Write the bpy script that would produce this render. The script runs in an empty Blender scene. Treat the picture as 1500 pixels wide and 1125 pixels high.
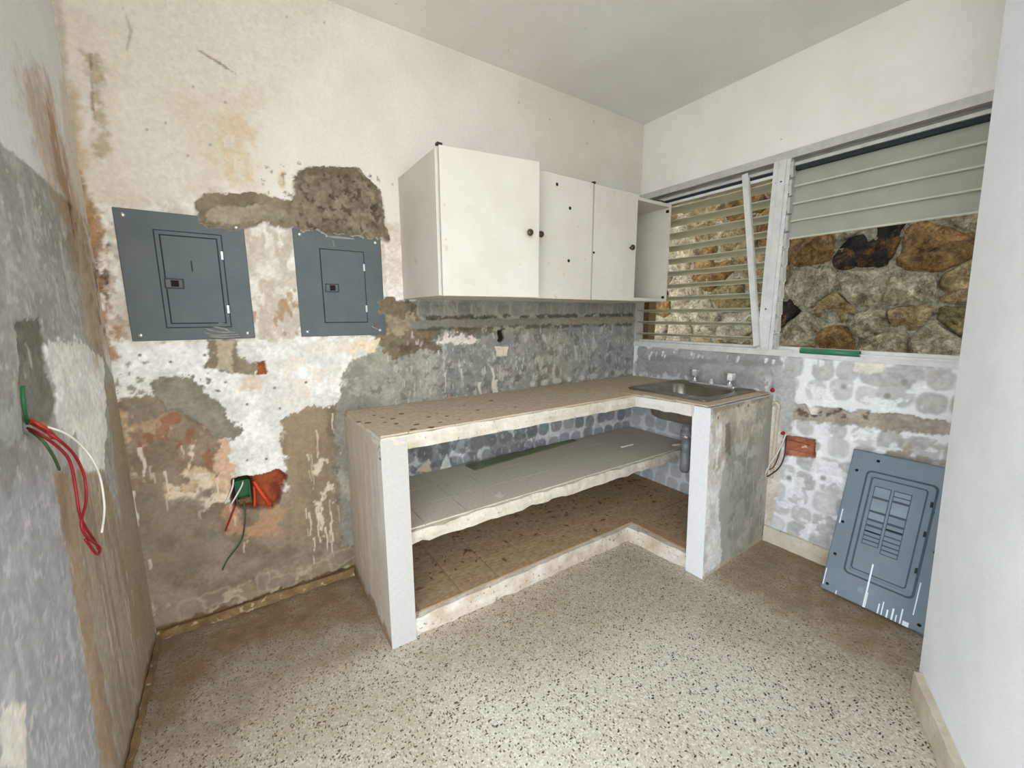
import bpy, bmesh, math, random
import numpy as np
from mathutils import Vector, Matrix, noise as mnoise

random.seed(7)
S = bpy.context.scene
COL = S.collection

# ------------------------------------------------------------------ camera
CAM = np.array([-2.516, -2.0673, 1.3242]); YAW, PIT, ROL, FPX = 0.5922, 0.1645, -0.0033, 597.637
_f = np.array([math.sin(YAW)*math.cos(PIT), math.cos(YAW)*math.cos(PIT), -math.sin(PIT)])
_r0 = np.array([math.cos(YAW), -math.sin(YAW), 0.0]); _u0 = np.cross(_r0, _f)
_r = _r0*math.cos(ROL)+_u0*math.sin(ROL); _u = _u0*math.cos(ROL)-_r0*math.sin(ROL)
cam = bpy.data.objects.new('camera', bpy.data.cameras.new('camera'))
COL.objects.link(cam)
cam.data.sensor_fit = 'HORIZONTAL'; cam.data.sensor_width = 36.0; cam.data.lens = FPX*36/1500
cam.data.clip_start = 0.02
cam.matrix_world = Matrix([[_r[i], _u[i], -_f[i], CAM[i]] for i in range(3)]+[[0, 0, 0, 1]])
S.camera = cam

# ------------------------------------------------------------------ sky and exposure
W = bpy.data.worlds.new('World'); S.world = W; W.use_nodes = True
_b = W.node_tree.nodes['Background']
_b.inputs['Color'].default_value = (0.84, 0.92, 1.0, 1); _b.inputs['Strength'].default_value = 3.2
S.view_settings.view_transform = 'Standard'; S.view_settings.look = 'None'
S.view_settings.gamma = 1.0; S.view_settings.use_curve_mapping = False
S.view_settings.exposure = 0.98

# ------------------------------------------------------------------ helpers
def at(ax, v, px, py):
    """point of the photograph on the plane axis=v"""
    d = _f+_r*(px-750)/FPX-_u*(py-562.5)/FPX
    return CAM+d*((v-CAM[ax])/d[ax])

def lin(c):
    c = np.asarray(c, float)/255.0
    return np.where(c <= 0.04045, c/12.92, ((c+0.055)/1.055)**2.4)

def tag(o, label=None, cat=None, group=None, kind=None):
    if label: o['label'] = label
    if cat: o['category'] = cat
    if group: o['group'] = group
    if kind: o['kind'] = kind
    return o

def empty(name, loc=(0, 0, 0)):
    o = bpy.data.objects.new(name, None); COL.objects.link(o); o.location = loc
    o.empty_display_size = 0.05
    bpy.context.view_layer.update()
    return o

def link(name, me, mat, parent=None):
    o = bpy.data.objects.new(name, me); COL.objects.link(o)
    if mat is not None: me.materials.append(mat)
    if parent is not None:
        o.parent = parent
        o.matrix_parent_inverse = wm(parent).inverted()
    return o

def wm(o):
    m = o.matrix_basis.copy()
    if o.parent is not None: m = wm(o.parent) @ o.matrix_parent_inverse @ m
    return m

def obj(name, bm, mat, parent=None, smooth=False):
    me = bpy.data.meshes.new(name); bm.normal_update(); bm.to_mesh(me); bm.free()
    if smooth:
        for p in me.polygons: p.use_smooth = True
    return link(name, me, mat, parent)

def bx(bm, x0, x1, y0, y1, z0, z1, bev=0.0, M=None):
    c = [(min(x0, x1), max(x0, x1)), (min(y0, y1), max(y0, y1)), (min(z0, z1), max(z0, z1))]
    r = bmesh.ops.create_cube(bm, size=1.0)
    vs = r['verts']
    for v in vs:
        v.co = Vector([c[i][0] if v.co[i] < 0 else c[i][1] for i in range(3)])
    if bev > 0:
        es = list({e for v in vs for e in v.link_edges})
        rr = bmesh.ops.bevel(bm, geom=es, offset=bev, segments=2, affect='EDGES', profile=0.6)
        vs = list({v for f in rr['faces'] for v in f.verts} | {v for v in vs if v.is_valid})
    if M is not None:
        for v in vs: v.co = M @ v.co
    return vs

def box(name, b, mat, parent=None, bev=0.0, M=None):
    bm = bmesh.new(); bx(bm, *b, bev=bev, M=M)
    return obj(name, bm, mat, parent)

def rough_box(bm, b, res=0.03, amp=0.006, freq=18.0, seed=0.0, warp=None):
    """box cut into small faces with chipped, uneven masonry edges"""
    x0, x1, y0, y1, z0, z1 = b
    lo = Vector((min(x0, x1), min(y0, y1), min(z0, z1))); hi = Vector((max(x0, x1), max(y0, y1), max(z0, z1)))
    n = [max(1, int(round((hi[i]-lo[i])/res))) for i in range(3)]
    cache = {}
    def V(i, j, k):
        key = (i, j, k)
        if key not in cache:
            p = Vector((lo[0]+(hi[0]-lo[0])*i/n[0], lo[1]+(hi[1]-lo[1])*j/n[1], lo[2]+(hi[2]-lo[2])*k/n[2]))
            q = p*freq+Vector((seed, seed*1.7, seed*.3))
            d = mnoise.noise_vector(q)*amp+mnoise.noise_vector(q*2.7)*amp*.6
            edge = sum((i in (0, n[0]), j in (0, n[1]), k in (0, n[2])))
            if edge >= 2:
                c = (lo+hi)/2-p; c = Vector([c[a] if (i, j, k)[a] in (0, n[a]) else 0 for a in range(3)])
                if c.length > 0:
                    ch = max(0.0, mnoise.noise(q*.8+Vector((9, 9, 9))))
                    d += c.normalized()*(0.002+amp*2.2*ch)
            p = p+d
            if warp: p = warp(p)
            cache[key] = bm.verts.new(p)
        return cache[key]
    for a, (u, w) in ((0, (1, 2)), (1, (2, 0)), (2, (0, 1))):
        for s in (0, n[a]):
            for i in range(n[u]):
                for j in range(n[w]):
                    q = []
                    for di, dj in ((0, 0), (1, 0), (1, 1), (0, 1)):
                        k = [0, 0, 0]; k[a] = s; k[u] = i+di; k[w] = j+dj
                        q.append(V(*k))
                    if s == 0: q.reverse()
                    bm.faces.new(q)

def tube_bm(bm, pts, r, seg=8, smooth=4, cap=True):
    P = [Vector(p) for p in pts]
    if len(P) > 2 and smooth > 1:
        Q = []
        for i in range(len(P)-1):
            p0 = P[max(i-1, 0)]; p1 = P[i]; p2 = P[i+1]; p3 = P[min(i+2, len(P)-1)]
            for k in range(smooth):
                t = k/smooth
                Q.append(0.5*((2*p1)+(p2-p0)*t+(2*p0-5*p1+4*p2-p3)*t*t+(3*p1-p0-3*p2+p3)*t*t*t))
        P = Q+[P[-1]]
    rr = r if callable(r) else (lambda t: r)
    rings = []
    nrm = None
    for i, p in enumerate(P):
        t = (P[min(i+1, len(P)-1)]-P[max(i-1, 0)])
        t.normalize()
        if nrm is None:
            nrm = t.orthogonal().normalized()
        else:
            nrm = (nrm-t*nrm.dot(t))
            nrm = nrm.normalized() if nrm.length > 1e-6 else t.orthogonal().normalized()
        b = t.cross(nrm)
        R = rr(i/(len(P)-1))
        rings.append([bm.verts.new(p+(nrm*math.cos(a)+b*math.sin(a))*R) for a in [2*math.pi*k/seg for k in range(seg)]])
    for A, B in zip(rings, rings[1:]):
        for k in range(seg):
            bm.faces.new((A[k], A[(k+1) % seg], B[(k+1) % seg], B[k]))
    if cap:
        bm.faces.new(list(reversed(rings[0]))); bm.faces.new(rings[-1])

def tube(name, pts, r, mat, parent=None, seg=8, smooth=4):
    bm = bmesh.new(); tube_bm(bm, pts, r, seg, smooth)
    return obj(name, bm, mat, parent, smooth=True)

def lathe(bm, prof, axis_o, ax, seg=20):
    """revolve (radius, height) pairs round the axis ax through axis_o"""
    ax = Vector(ax).normalized(); a = ax.orthogonal().normalized(); b = ax.cross(a); o = Vector(axis_o)
    rings = []
    for r, h in prof:
        if r < 1e-6: rings.append([bm.verts.new(o+ax*h)])
        else: rings.append([bm.verts.new(o+ax*h+(a*math.cos(t)+b*math.sin(t))*r) for t in [2*math.pi*k/seg for k in range(seg)]])
    for A, B in zip(rings, rings[1:]):
        for k in range(seg):
            k2 = (k+1) % seg
            if len(A) == 1 and len(B) == 1: continue
            if len(A) == 1: bm.faces.new((A[0], B[k2], B[k]))
            elif len(B) == 1: bm.faces.new((A[k], A[k2], B[0]))
            else: bm.faces.new((A[k], A[k2], B[k2], B[k]))

def rrect(x0, x1, y0, y1, r, n=5):
    out = []
    for cx, cy, a0 in ((x1-r, y1-r, 0), (x0+r, y1-r, 90), (x0+r, y0+r, 180), (x1-r, y0+r, 270)):
        for k in range(n+1):
            a = math.radians(a0+90*k/n); out.append((cx+r*math.cos(a), cy+r*math.sin(a)))
    return out

# ------------------------------------------------------------------ materials
def nodes(name):
    m = bpy.data.materials.new(name); m.use_nodes = True
    nt = m.node_tree; p = nt.nodes['Principled BSDF']
    return m, nt, p

def mat(name, c, c2=None, scale=8.0, rough=0.8, metal=0.0, bump=0.0, bscale=60.0, detail=6.0, spec=0.4, speck=None, stretch=(1, 1, 1), lo=.35, hi=.65):
    """plain procedural material: two tones mixed by noise, optional dark specks, fine bump. colours 0-255 sRGB"""
    m, nt, p = nodes(name)
    N, L = nt.nodes, nt.links
    tc = N.new('ShaderNodeTexCoord'); mp = N.new('ShaderNodeMapping'); mp.inputs['Scale'].default_value = stretch
    L.new(tc.outputs['Object'], mp.inputs['Vector'])
    c2 = c if c2 is None else c2
    nz = N.new('ShaderNodeTexNoise'); nz.inputs['Scale'].default_value = scale; nz.inputs['Detail'].default_value = detail; nz.inputs['Roughness'].default_value = .65
    L.new(mp.outputs[0], nz.inputs['Vector'])
    cr = N.new('ShaderNodeValToRGB')
    cr.color_ramp.elements[0].position = lo; cr.color_ramp.elements[1].position = hi
    cr.color_ramp.elements[0].color = (*lin(c), 1); cr.color_ramp.elements[1].color = (*lin(c2), 1)
    L.new(nz.outputs['Fac'], cr.inputs['Fac'])
    out = cr.outputs['Color']
    if speck:
        sc, thr, col = speck
        n2 = N.new('ShaderNodeTexNoise'); n2.inputs['Scale'].default_value = sc; n2.inputs['Detail'].default_value = 4
        L.new(mp.outputs[0], n2.inputs['Vector'])
        r2 = N.new('ShaderNodeValToRGB'); r2.color_ramp.elements[0].position = thr; r2.color_ramp.elements[1].position = thr+.05
        L.new(n2.outputs['Fac'], r2.inputs['Fac'])
        mx = N.new('ShaderNodeMixRGB'); mx.inputs['Color2'].default_value = (*lin(col), 1)
        L.new(r2.outputs['Color'], mx.inputs['Fac']); L.new(out, mx.inputs['Color1']); out = mx.outputs['Color']
    L.new(out, p.inputs['Base Color'])
    p.inputs['Roughness'].default_value = rough; p.inputs['Metallic'].default_value = metal
    p.inputs['Specular IOR Level'].default_value = spec
    if bump > 0:
        n3 = N.new('ShaderNodeTexNoise'); n3.inputs['Scale'].default_value = bscale; n3.inputs['Detail'].default_value = 5
        L.new(mp.outputs[0], n3.inputs['Vector'])
        bp = N.new('ShaderNodeBump'); bp.inputs['Strength'].default_value = bump; bp.inputs['Distance'].default_value = .004
        L.new(n3.outputs['Fac'], bp.inputs['Height']); L.new(bp.outputs['Normal'], p.inputs['Normal'])
    return m

def coat_material(name, grain=70.0, bump=.35):
    """masonry whose coats of paint, plaster and cement are carried by the mesh; nodes add grain and relief"""
    m, nt, p = nodes(name)
    N, L = nt.nodes, nt.links
    at_ = N.new('ShaderNodeAttribute'); at_.attribute_name = 'coat'
    tc = N.new('ShaderNodeTexCoord')
    nz = N.new('ShaderNodeTexNoise'); nz.inputs['Scale'].default_value = grain; nz.inputs['Detail'].default_value = 6; nz.inputs['Roughness'].default_value = .7
    L.new(tc.outputs['Object'], nz.inputs['Vector'])
    mr = N.new('ShaderNodeMapRange'); mr.inputs['From Min'].default_value = .3; mr.inputs['From Max'].default_value = .7
    mr.inputs['To Min'].default_value = .93; mr.inputs['To Max'].default_value = 1.05
    L.new(nz.outputs['Fac'], mr.inputs['Value'])
    mx = N.new('ShaderNodeMixRGB'); mx.blend_type = 'MULTIPLY'; mx.inputs['Fac'].default_value = 1
    L.new(at_.outputs['Color'], mx.inputs['Color1']); L.new(mr.outputs[0], mx.inputs['Color2'])
    L.new(mx.outputs['Color'], p.inputs['Base Color'])
    p.inputs['Roughness'].default_value = .92; p.inputs['Specular IOR Level'].default_value = .2
    n3 = N.new('ShaderNodeTexNoise'); n3.inputs['Scale'].default_value = 45; n3.inputs['Detail'].default_value = 8; n3.inputs['Roughness'].default_value = .65
    L.new(tc.outputs['Object'], n3.inputs['Vector'])
    bp = N.new('ShaderNodeBump'); bp.inputs['Strength'].default_value = bump; bp.inputs['Distance'].default_value = .004
    L.new(n3.outputs['Fac'], bp.inputs['Height']); L.new(bp.outputs['Normal'], p.inputs['Normal'])
    return m

def louver_material(name, c, fac):
    m, nt, p = nodes(name)
    N, L = nt.nodes, nt.links
    p.inputs['Base Color'].default_value = (*lin(c), 1); p.inputs['Roughness'].default_value = .35
    tr = N.new('ShaderNodeBsdfTranslucent'); tr.inputs['Color'].default_value = (*lin(c), 1)
    tc = N.new('ShaderNodeTexCoord'); nz = N.new('ShaderNodeTexNoise'); nz.inputs['Scale'].default_value = 9; nz.inputs['Detail'].default_value = 8
    L.new(tc.outputs['Object'], nz.inputs['Vector'])
    cr = N.new('ShaderNodeValToRGB'); cr.color_ramp.elements[0].color = (*lin([v*.9 for v in c]), 1); cr.color_ramp.elements[1].color = (*lin([min(255, v*1.06) for v in c]), 1)
    L.new(nz.outputs['Fac'], cr.inputs['Fac']); L.new(cr.outputs['Color'], p.inputs['Base Color']); L.new(cr.outputs['Color'], tr.inputs['Color'])
    mx = N.new('ShaderNodeMixShader'); mx.inputs['Fac'].default_value = fac
    L.new(p.outputs[0], mx.inputs[1]); L.new(tr.outputs[0], mx.inputs[2])
    L.new(mx.outputs[0], N['Material Output'].inputs['Surface'])
    return m

def green_plastic(name, c, trans=.6, rough=.2):
    m, nt, p = nodes(name)
    p.inputs['Base Color'].default_value = (*lin(c), 1); p.inputs['Roughness'].default_value = rough
    N, L = nt.nodes, nt.links
    tc = N.new('ShaderNodeTexCoord'); nz = N.new('ShaderNodeTexNoise'); nz.inputs['Scale'].default_value = 14; nz.inputs['Detail'].default_value = 5
    L.new(tc.outputs['Object'], nz.inputs['Vector'])
    cr = N.new('ShaderNodeValToRGB'); cr.color_ramp.elements[0].color = (*lin([v*.82 for v in c]), 1); cr.color_ramp.elements[1].color = (*lin([min(255, v*1.15) for v in c]), 1)
    L.new(nz.outputs['Fac'], cr.inputs['Fac']); L.new(cr.outputs['Color'], p.inputs['Base Color'])
    tr = N.new('ShaderNodeBsdfTranslucent'); L.new(cr.outputs['Color'], tr.inputs['Color'])
    mx = N.new('ShaderNodeMixShader'); mx.inputs['Fac'].default_value = trans
    L.new(p.outputs[0], mx.inputs[1]); L.new(tr.outputs[0], mx.inputs[2])
    L.new(mx.outputs[0], N['Material Output'].inputs['Surface'])
    return m

def stone_material(name, a, b_, c):
    """broken stone face: three tones, coarse mottling, fine dark grain and strong relief"""
    m, nt, p = nodes(name)
    N, L = nt.nodes, nt.links
    tc = N.new('ShaderNodeTexCoord')
    nz = N.new('ShaderNodeTexNoise'); nz.inputs['Scale'].default_value = 11; nz.inputs['Detail'].default_value = 10; nz.inputs['Roughness'].default_value = .72; nz.inputs['Distortion'].default_value = .6
    L.new(tc.outputs['Object'], nz.inputs['Vector'])
    cr = N.new('ShaderNodeValToRGB'); e = cr.color_ramp.elements
    e[0].position = .34; e[0].color = (*lin(a), 1); e[1].position = .66; e[1].color = (*lin(c), 1)
    k = e.new(.5); k.color = (*lin(b_), 1)
    L.new(nz.outputs['Fac'], cr.inputs['Fac'])
    n2 = N.new('ShaderNodeTexNoise'); n2.inputs['Scale'].default_value = 30; n2.inputs['Detail'].default_value = 8; n2.inputs['Roughness'].default_value = .75; n2.inputs['Distortion'].default_value = 1.2
    L.new(tc.outputs['Object'], n2.inputs['Vector'])
    mr = N.new('ShaderNodeMapRange'); mr.inputs['From Min'].default_value = .36; mr.inputs['From Max'].default_value = .64; mr.inputs['To Min'].default_value = .35; mr.inputs['To Max'].default_value = 1.4
    L.new(n2.outputs['Fac'], mr.inputs['Value'])
    mx = N.new('ShaderNodeMixRGB'); mx.blend_type = 'MULTIPLY'; mx.inputs['Fac'].default_value = 1
    L.new(cr.outputs['Color'], mx.inputs['Color1']); L.new(mr.outputs[0], mx.inputs['Color2']); L.new(mx.outputs['Color'], p.inputs['Base Color'])
    p.inputs['Roughness'].default_value = .9; p.inputs['Specular IOR Level'].default_value = .25
    bp = N.new('ShaderNodeBump'); bp.inputs['Strength'].default_value = 1; bp.inputs['Distance'].default_value = .02
    L.new(n2.outputs['Fac'], bp.inputs['Height']); L.new(bp.outputs['Normal'], p.inputs['Normal'])
    return m

def terrazzo():
    m, nt, p = nodes('terrazzo')
    N, L = nt.nodes, nt.links
    tc = N.new('ShaderNodeTexCoord')
    def vor(scale, sx=1, sy=1, rot=0):
        mp = N.new('ShaderNodeMapping'); mp.inputs['Scale'].default_value = (sx, sy, 1); mp.inputs['Rotation'].default_value = (0, 0, rot)
        wn = N.new('ShaderNodeTexNoise'); wn.inputs['Scale'].default_value = 40
        L.new(tc.outputs['Object'], wn.inputs['Vector'])
        ad = N.new('ShaderNodeMixRGB'); ad.blend_type = 'ADD'; ad.inputs['Fac'].default_value = .012
        L.new(tc.outputs['Object'], ad.inputs['Color1']); L.new(wn.outputs['Color'], ad.inputs['Color2'])
        L.new(ad.outputs['Color'], mp.inputs['Vector'])
        v = N.new('ShaderNodeTexVoronoi'); v.voronoi_dimensions = '2D'; v.inputs['Scale'].default_value = scale
        L.new(mp.outputs[0], v.inputs['Vector'])
        return v
    def chips(v, thr, size):
        """mask of chips: cells with random value under thr, radius limited by size"""
        sp = N.new('ShaderNodeSeparateColor'); L.new(v.outputs['Color'], sp.inputs[0])
        a = N.new('ShaderNodeMath'); a.operation = 'LESS_THAN'; a.inputs[1].default_value = thr; L.new(sp.outputs[0], a.inputs[0])
        sz = N.new('ShaderNodeMath'); sz.operation = 'MULTIPLY_ADD'; sz.inputs[1].default_value = size*.7; sz.inputs[2].default_value = size*.5
        L.new(sp.outputs[1], sz.inputs[0])
        b = N.new('ShaderNodeMath'); b.operation = 'LESS_THAN'; L.new(v.outputs['Distance'], b.inputs[0]); L.new(sz.outputs[0], b.inputs[1])
        c = N.new('ShaderNodeMath'); c.operation = 'MULTIPLY'; L.new(a.outputs[0], c.inputs[0]); L.new(b.outputs[0], c.inputs[1])
        return c.outputs[0]
    nz = N.new('ShaderNodeTexNoise'); nz.inputs['Scale'].default_value = 2.2; nz.inputs['Detail'].default_value = 8
    L.new(tc.outputs['Object'], nz.inputs['Vector'])
    base = N.new('ShaderNodeValToRGB'); base.color_ramp.elements[0].position = .3; base.color_ramp.elements[1].position = .7
    base.color_ramp.elements[0].color = (*lin((178, 168, 150)), 1); base.color_ramp.elements[1].color = (*lin((196, 188, 172)), 1)
    L.new(nz.outputs['Fac'], base.inputs['Fac'])
    cur = base.outputs['Color']
    def over(cur, mask, col, fac=1.0):
        mx = N.new('ShaderNodeMixRGB'); mx.inputs['Color2'].default_value = (*lin(col), 1)
        if fac < 1:
            f = N.new('ShaderNodeMath'); f.operation = 'MULTIPLY'; f.inputs[1].default_value = fac; L.new(mask, f.inputs[0]); mask = f.outputs[0]
        L.new(mask, mx.inputs['Fac']); L.new(cur, mx.inputs['Color1']); return mx.outputs['Color']
    cur = over(cur, chips(vor(130), .45, .5), (220, 214, 202), .6)
    cur = over(cur, chips(vor(105, 1.0, 1.3, .4), .36, .40), (158, 146, 126), .8)
    cur = over(cur, chips(vor(98, 1.5, .8, 1.1), .24, .34), (100, 92, 80))
    cur = over(cur, chips(vor(72, .8, 1.6, .5), .12, .30), (66, 58, 52))
    # dirt trodden into the floor along the walls (mesh attribute with its own outline)
    g = N.new('ShaderNodeAttribute'); g.attribute_name = 'coat'
    sg = N.new('ShaderNodeSeparateColor'); L.new(g.outputs['Color'], sg.inputs[0])
    n4 = N.new('ShaderNodeTexNoise'); n4.inputs['Scale'].default_value = 9; n4.inputs['Detail'].default_value = 9; n4.inputs['Roughness'].default_value = .7
    L.new(tc.outputs['Object'], n4.inputs['Vector'])
    mr = N.new('ShaderNodeMapRange'); mr.inputs['From Min'].default_value = .3; mr.inputs['From Max'].default_value = .7; mr.inputs['To Min'].default_value = .45; mr.inputs['To Max'].default_value = 1.25
    L.new(n4.outputs['Fac'], mr.inputs['Value'])
    mu = N.new('ShaderNodeMath'); mu.operation = 'MULTIPLY'; mu.use_clamp = True; L.new(sg.outputs[0], mu.inputs[0]); L.new(mr.outputs[0], mu.inputs[1])
    cur = over(cur, mu.outputs[0], (128, 106, 76), .8)
    mu2 = N.new('ShaderNodeMath'); mu2.operation = 'MULTIPLY'; mu2.use_clamp = True; L.new(sg.outputs[1], mu2.inputs[0]); L.new(mr.outputs[0], mu2.inputs[1])
    cur = over(cur, mu2.outputs[0], (120, 92, 60), .85)
    L.new(cur, p.inputs['Base Color'])
    p.inputs['Roughness'].default_value = .62; p.inputs['Specular IOR Level'].default_value = .35
    return m

M = dict(
    coat=coat_material('weathered_masonry', 70, .16),
    white_paint=mat('white_paint', (242, 244, 247), (234, 236, 240), 5, .85, bump=.15, bscale=120),
    ceiling=mat('ceiling_paint', (238, 235, 230), (230, 226, 219), 2.5, .9, bump=.12, bscale=60, speck=(38, .74, (150, 142, 130))),
    lintel=mat('lintel_paint', (240, 237, 231), (232, 228, 221), 3, .9, bump=.12, bscale=70, speck=(30, .75, (160, 152, 140))),
    terrazzo=terrazzo(),
    slab=mat('whitewashed_concrete', (212, 205, 192), (186, 173, 152), 14, .9, bump=.6, bscale=50, speck=(70, .66, (146, 130, 108))),
    kerb=mat('whitewashed_kerb', (214, 206, 194), (182, 163, 140), 11, .9, bump=.7, bscale=45, speck=(55, .63, (150, 124, 96))),
    legface=mat('whitewashed_leg', (214, 211, 205), (198, 191, 180), 9, .9, bump=.5, bscale=45, speck=(60, .7, (160, 146, 126))),
    tile_top=mat('dusty_counter_tile', (202, 186, 163), (176, 157, 133), 9, .8, bump=.2, bscale=80, speck=(26, .69, (92, 76, 58))),
    tile_mid=mat('dusty_shelf_tile', (206, 197, 181), (180, 169, 152), 12, .8, bump=.2, bscale=80, speck=(48, .68, (222, 214, 200)), stretch=(1, 2.2, 1)),
    tile_low=mat('filthy_base_tile', (182, 156, 124), (146, 116, 82), 7, .9, bump=.5, bscale=60, speck=(34, .70, (112, 84, 58)), stretch=(1, 1.8, 1)),
    cab=mat('cream_cabinet_paint', (209, 202, 191), (200, 192, 179), 4, .6, bump=.05, bscale=30, speck=(18, .69, (190, 178, 158))),
    cab_in=mat('cabinet_inside', (230, 224, 219), (222, 214, 207), 4, .6),
    dark=mat('dark_hole', (24, 20, 17), rough=.9),
    knob=mat('aged_brass_knob', (92, 78, 62), (66, 56, 46), 40, .4, .7),
    steel_grey=mat('grey_enamel', (88, 95, 95), (78, 86, 87), 6, .5, bump=.05, bscale=90, speck=(60, .76, (140, 146, 144))),
    steel_blue=mat('blue_grey_enamel', (122, 134, 145), (110, 123, 134), 5, .5, bump=.06, bscale=90, speck=(70, .73, (76, 86, 96))),
    knock=mat('pale_knockout', (136, 150, 160), (120, 134, 146), 9, .5),
    recess=mat('shaded_channel', (150, 147, 140), (126, 122, 114), 12, .8),  # darker than the frame: shade of the head recess put into the colour
    emboss=mat('embossed_line', (70, 82, 92), (60, 71, 81), 20, .6),
    smear=mat('mortar_smear', (150, 150, 140), (124, 126, 120), 40, .9),
    groove=mat('groove_dark', (40, 46, 48), rough=.8),  # near-black tone for gaps, rims, rivets and hinges
    screw=mat('zinc_screw', (190, 190, 186), rough=.35, metal=.8),
    alu=mat('anodised_aluminium', (200, 198, 192), (182, 180, 174), 20, .45, .1, stretch=(8, 1, 1)),
    alu_white=mat('white_aluminium', (222, 220, 216), (204, 202, 198), 15, .5, .0, speck=(60, .72, (150, 150, 150))),
    wood=mat('brown_jamb', (120, 92, 60), (84, 62, 40), 8, .8, bump=.3, stretch=(14, 14, 1)),
    louver=louver_material('frosted_louver_glass', (226, 225, 208), .6),
    louver_r=louver_material('frosted_dusty_glass', (196, 196, 184), .35),
    slat_edge_highlight=louver_material('lit_glass_edge', (238, 238, 224), .4),  # paler than the slats: light caught by the glass edge, painted in
    chrome=mat('chrome', (226, 227, 228), rough=.22, metal=.85),
    inox=mat('stainless_steel', (168, 164, 156), (140, 132, 120), 7, .3, .9, speck=(30, .66, (112, 90, 66))),
    pipe=mat('grey_plastic_pipe', (150, 156, 158), (120, 126, 128), 12, .5, .2),
    green_glass=green_plastic('green_tinted_glass', (112, 124, 82), .2, .15),
    green_hose=green_plastic('green_plastic_hose', (72, 150, 110), .4, .25),
    green_box=mat('green_box_plastic', (34, 104, 58), (24, 82, 46), 20, .5),
    orange=mat('orange_conduit', (206, 72, 36), (176, 52, 28), 20, .45),
    red=mat('red_wire', (156, 22, 36), (130, 16, 28), 30, .4),
    white_wire=mat('white_wire', (224, 218, 208), rough=.5),
    green_wire=mat('green_wire', (58, 84, 52), rough=.5),
    brown_wire=mat('brown_wire', (92, 62, 40), rough=.5),
    black_wire=mat('dark_wire', (52, 42, 38), rough=.5),
    brick=mat('clay_brick', (178, 110, 82), (146, 82, 58), 30, .9, bump=.8, speck=(40, .62, (206, 176, 150)), bscale=70),
    base_cream=mat('cream_baseboard', (212, 204, 188), (188, 174, 150), 8, .85, bump=.4, bscale=60, speck=(60, .68, (130, 112, 88))),
    skirting_bed=mat('dirty_skirting_bed', (138, 112, 78), (104, 80, 52), 14, .95, bump=.8, bscale=50, speck=(40, .62, (178, 156, 124))),
    mortar=stone_material('stone_wall_mortar', (116, 108, 86), (150, 142, 120), (176, 168, 146)),
    stone_grey=stone_material('grey_stone', (98, 88, 66), (148, 137, 112), (180, 169, 142)),
    stone_tan=stone_material('tan_stone', (90, 72, 44), (134, 114, 78), (168, 148, 110)),
    stone_orange=stone_material('ochre_stone', (58, 42, 24), (116, 86, 46), (146, 118, 76)),
    stone_dark=stone_material('blackened_stone', (18, 14, 11), (34, 26, 18), (120, 84, 42)),
    stone_olive=stone_material('mossy_stone', (78, 68, 38), (112, 100, 62), (144, 130, 94)),
    ground=mat('outdoor_ground', (212, 206, 194), (190, 184, 172), 3, .95),
    debris=mat('dry_leaf_litter', (138, 106, 74), (92, 68, 46), 30, .9),
    plastic_white=mat('white_plastic', (226, 224, 218), rough=.5),
    ink=mat('marker_ink', (34, 36, 38), rough=.7),
    drip=mat('white_paint_drip', (232, 234, 236), rough=.7),
)

# ------------------------------------------------------------------ numpy noise and wall painter
def vnoise(x, y, seed=0):
    xi = np.floor(x).astype(np.int64); yi = np.floor(y).astype(np.int64)
    fx = x-xi; fy = y-yi
    fx = fx*fx*(3-2*fx); fy = fy*fy*(3-2*fy)
    def h(a, b):
        n = (a*374761393+b*668265263+seed*982451653) & 0xFFFFFFFF
        n = ((n ^ (n >> 13))*1274126177) & 0xFFFFFFFF
        n = n ^ (n >> 16)
        return (n & 0xFFFF)/65535.0
    return (h(xi, yi)*(1-fx)+h(xi+1, yi)*fx)*(1-fy)+(h(xi, yi+1)*(1-fx)+h(xi+1, yi+1)*fx)*fy

def fbm(x, y, seed=0, oct=5, gain=.55):
    s = 0; a = 1; t = 0
    for k in range(oct):
        s = s+a*vnoise(x*2**k, y*2**k, seed+k*17); t += a; a *= gain
    return s/t

def sstep(a, b, x):
    t = np.clip((x-a)/(b-a), 0, 1); return t*t*(3-2*t)

def poly_sd(U, V, P):
    """signed distance, negative inside"""
    d = np.full(U.shape, 1e9); inside = np.zeros(U.shape, bool)
    n = len(P)
    for i in range(n):
        ax, ay = P[i]; bx_, by = P[(i+1) % n]
        ex, ey = bx_-ax, by-ay
        l2 = ex*ex+ey*ey+1e-12
        t = np.clip(((U-ax)*ex+(V-ay)*ey)/l2, 0, 1)
        d = np.minimum(d, (U-ax-t*ex)**2+(V-ay-t*ey)**2)
        c = ((ay > V) != (by > V)) & (U < ex*(V-ay)/(ey if abs(ey) > 1e-9 else 1e-9)+ax)
        inside ^= c
    return np.where(inside, -1, 1)*np.sqrt(d)

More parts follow.
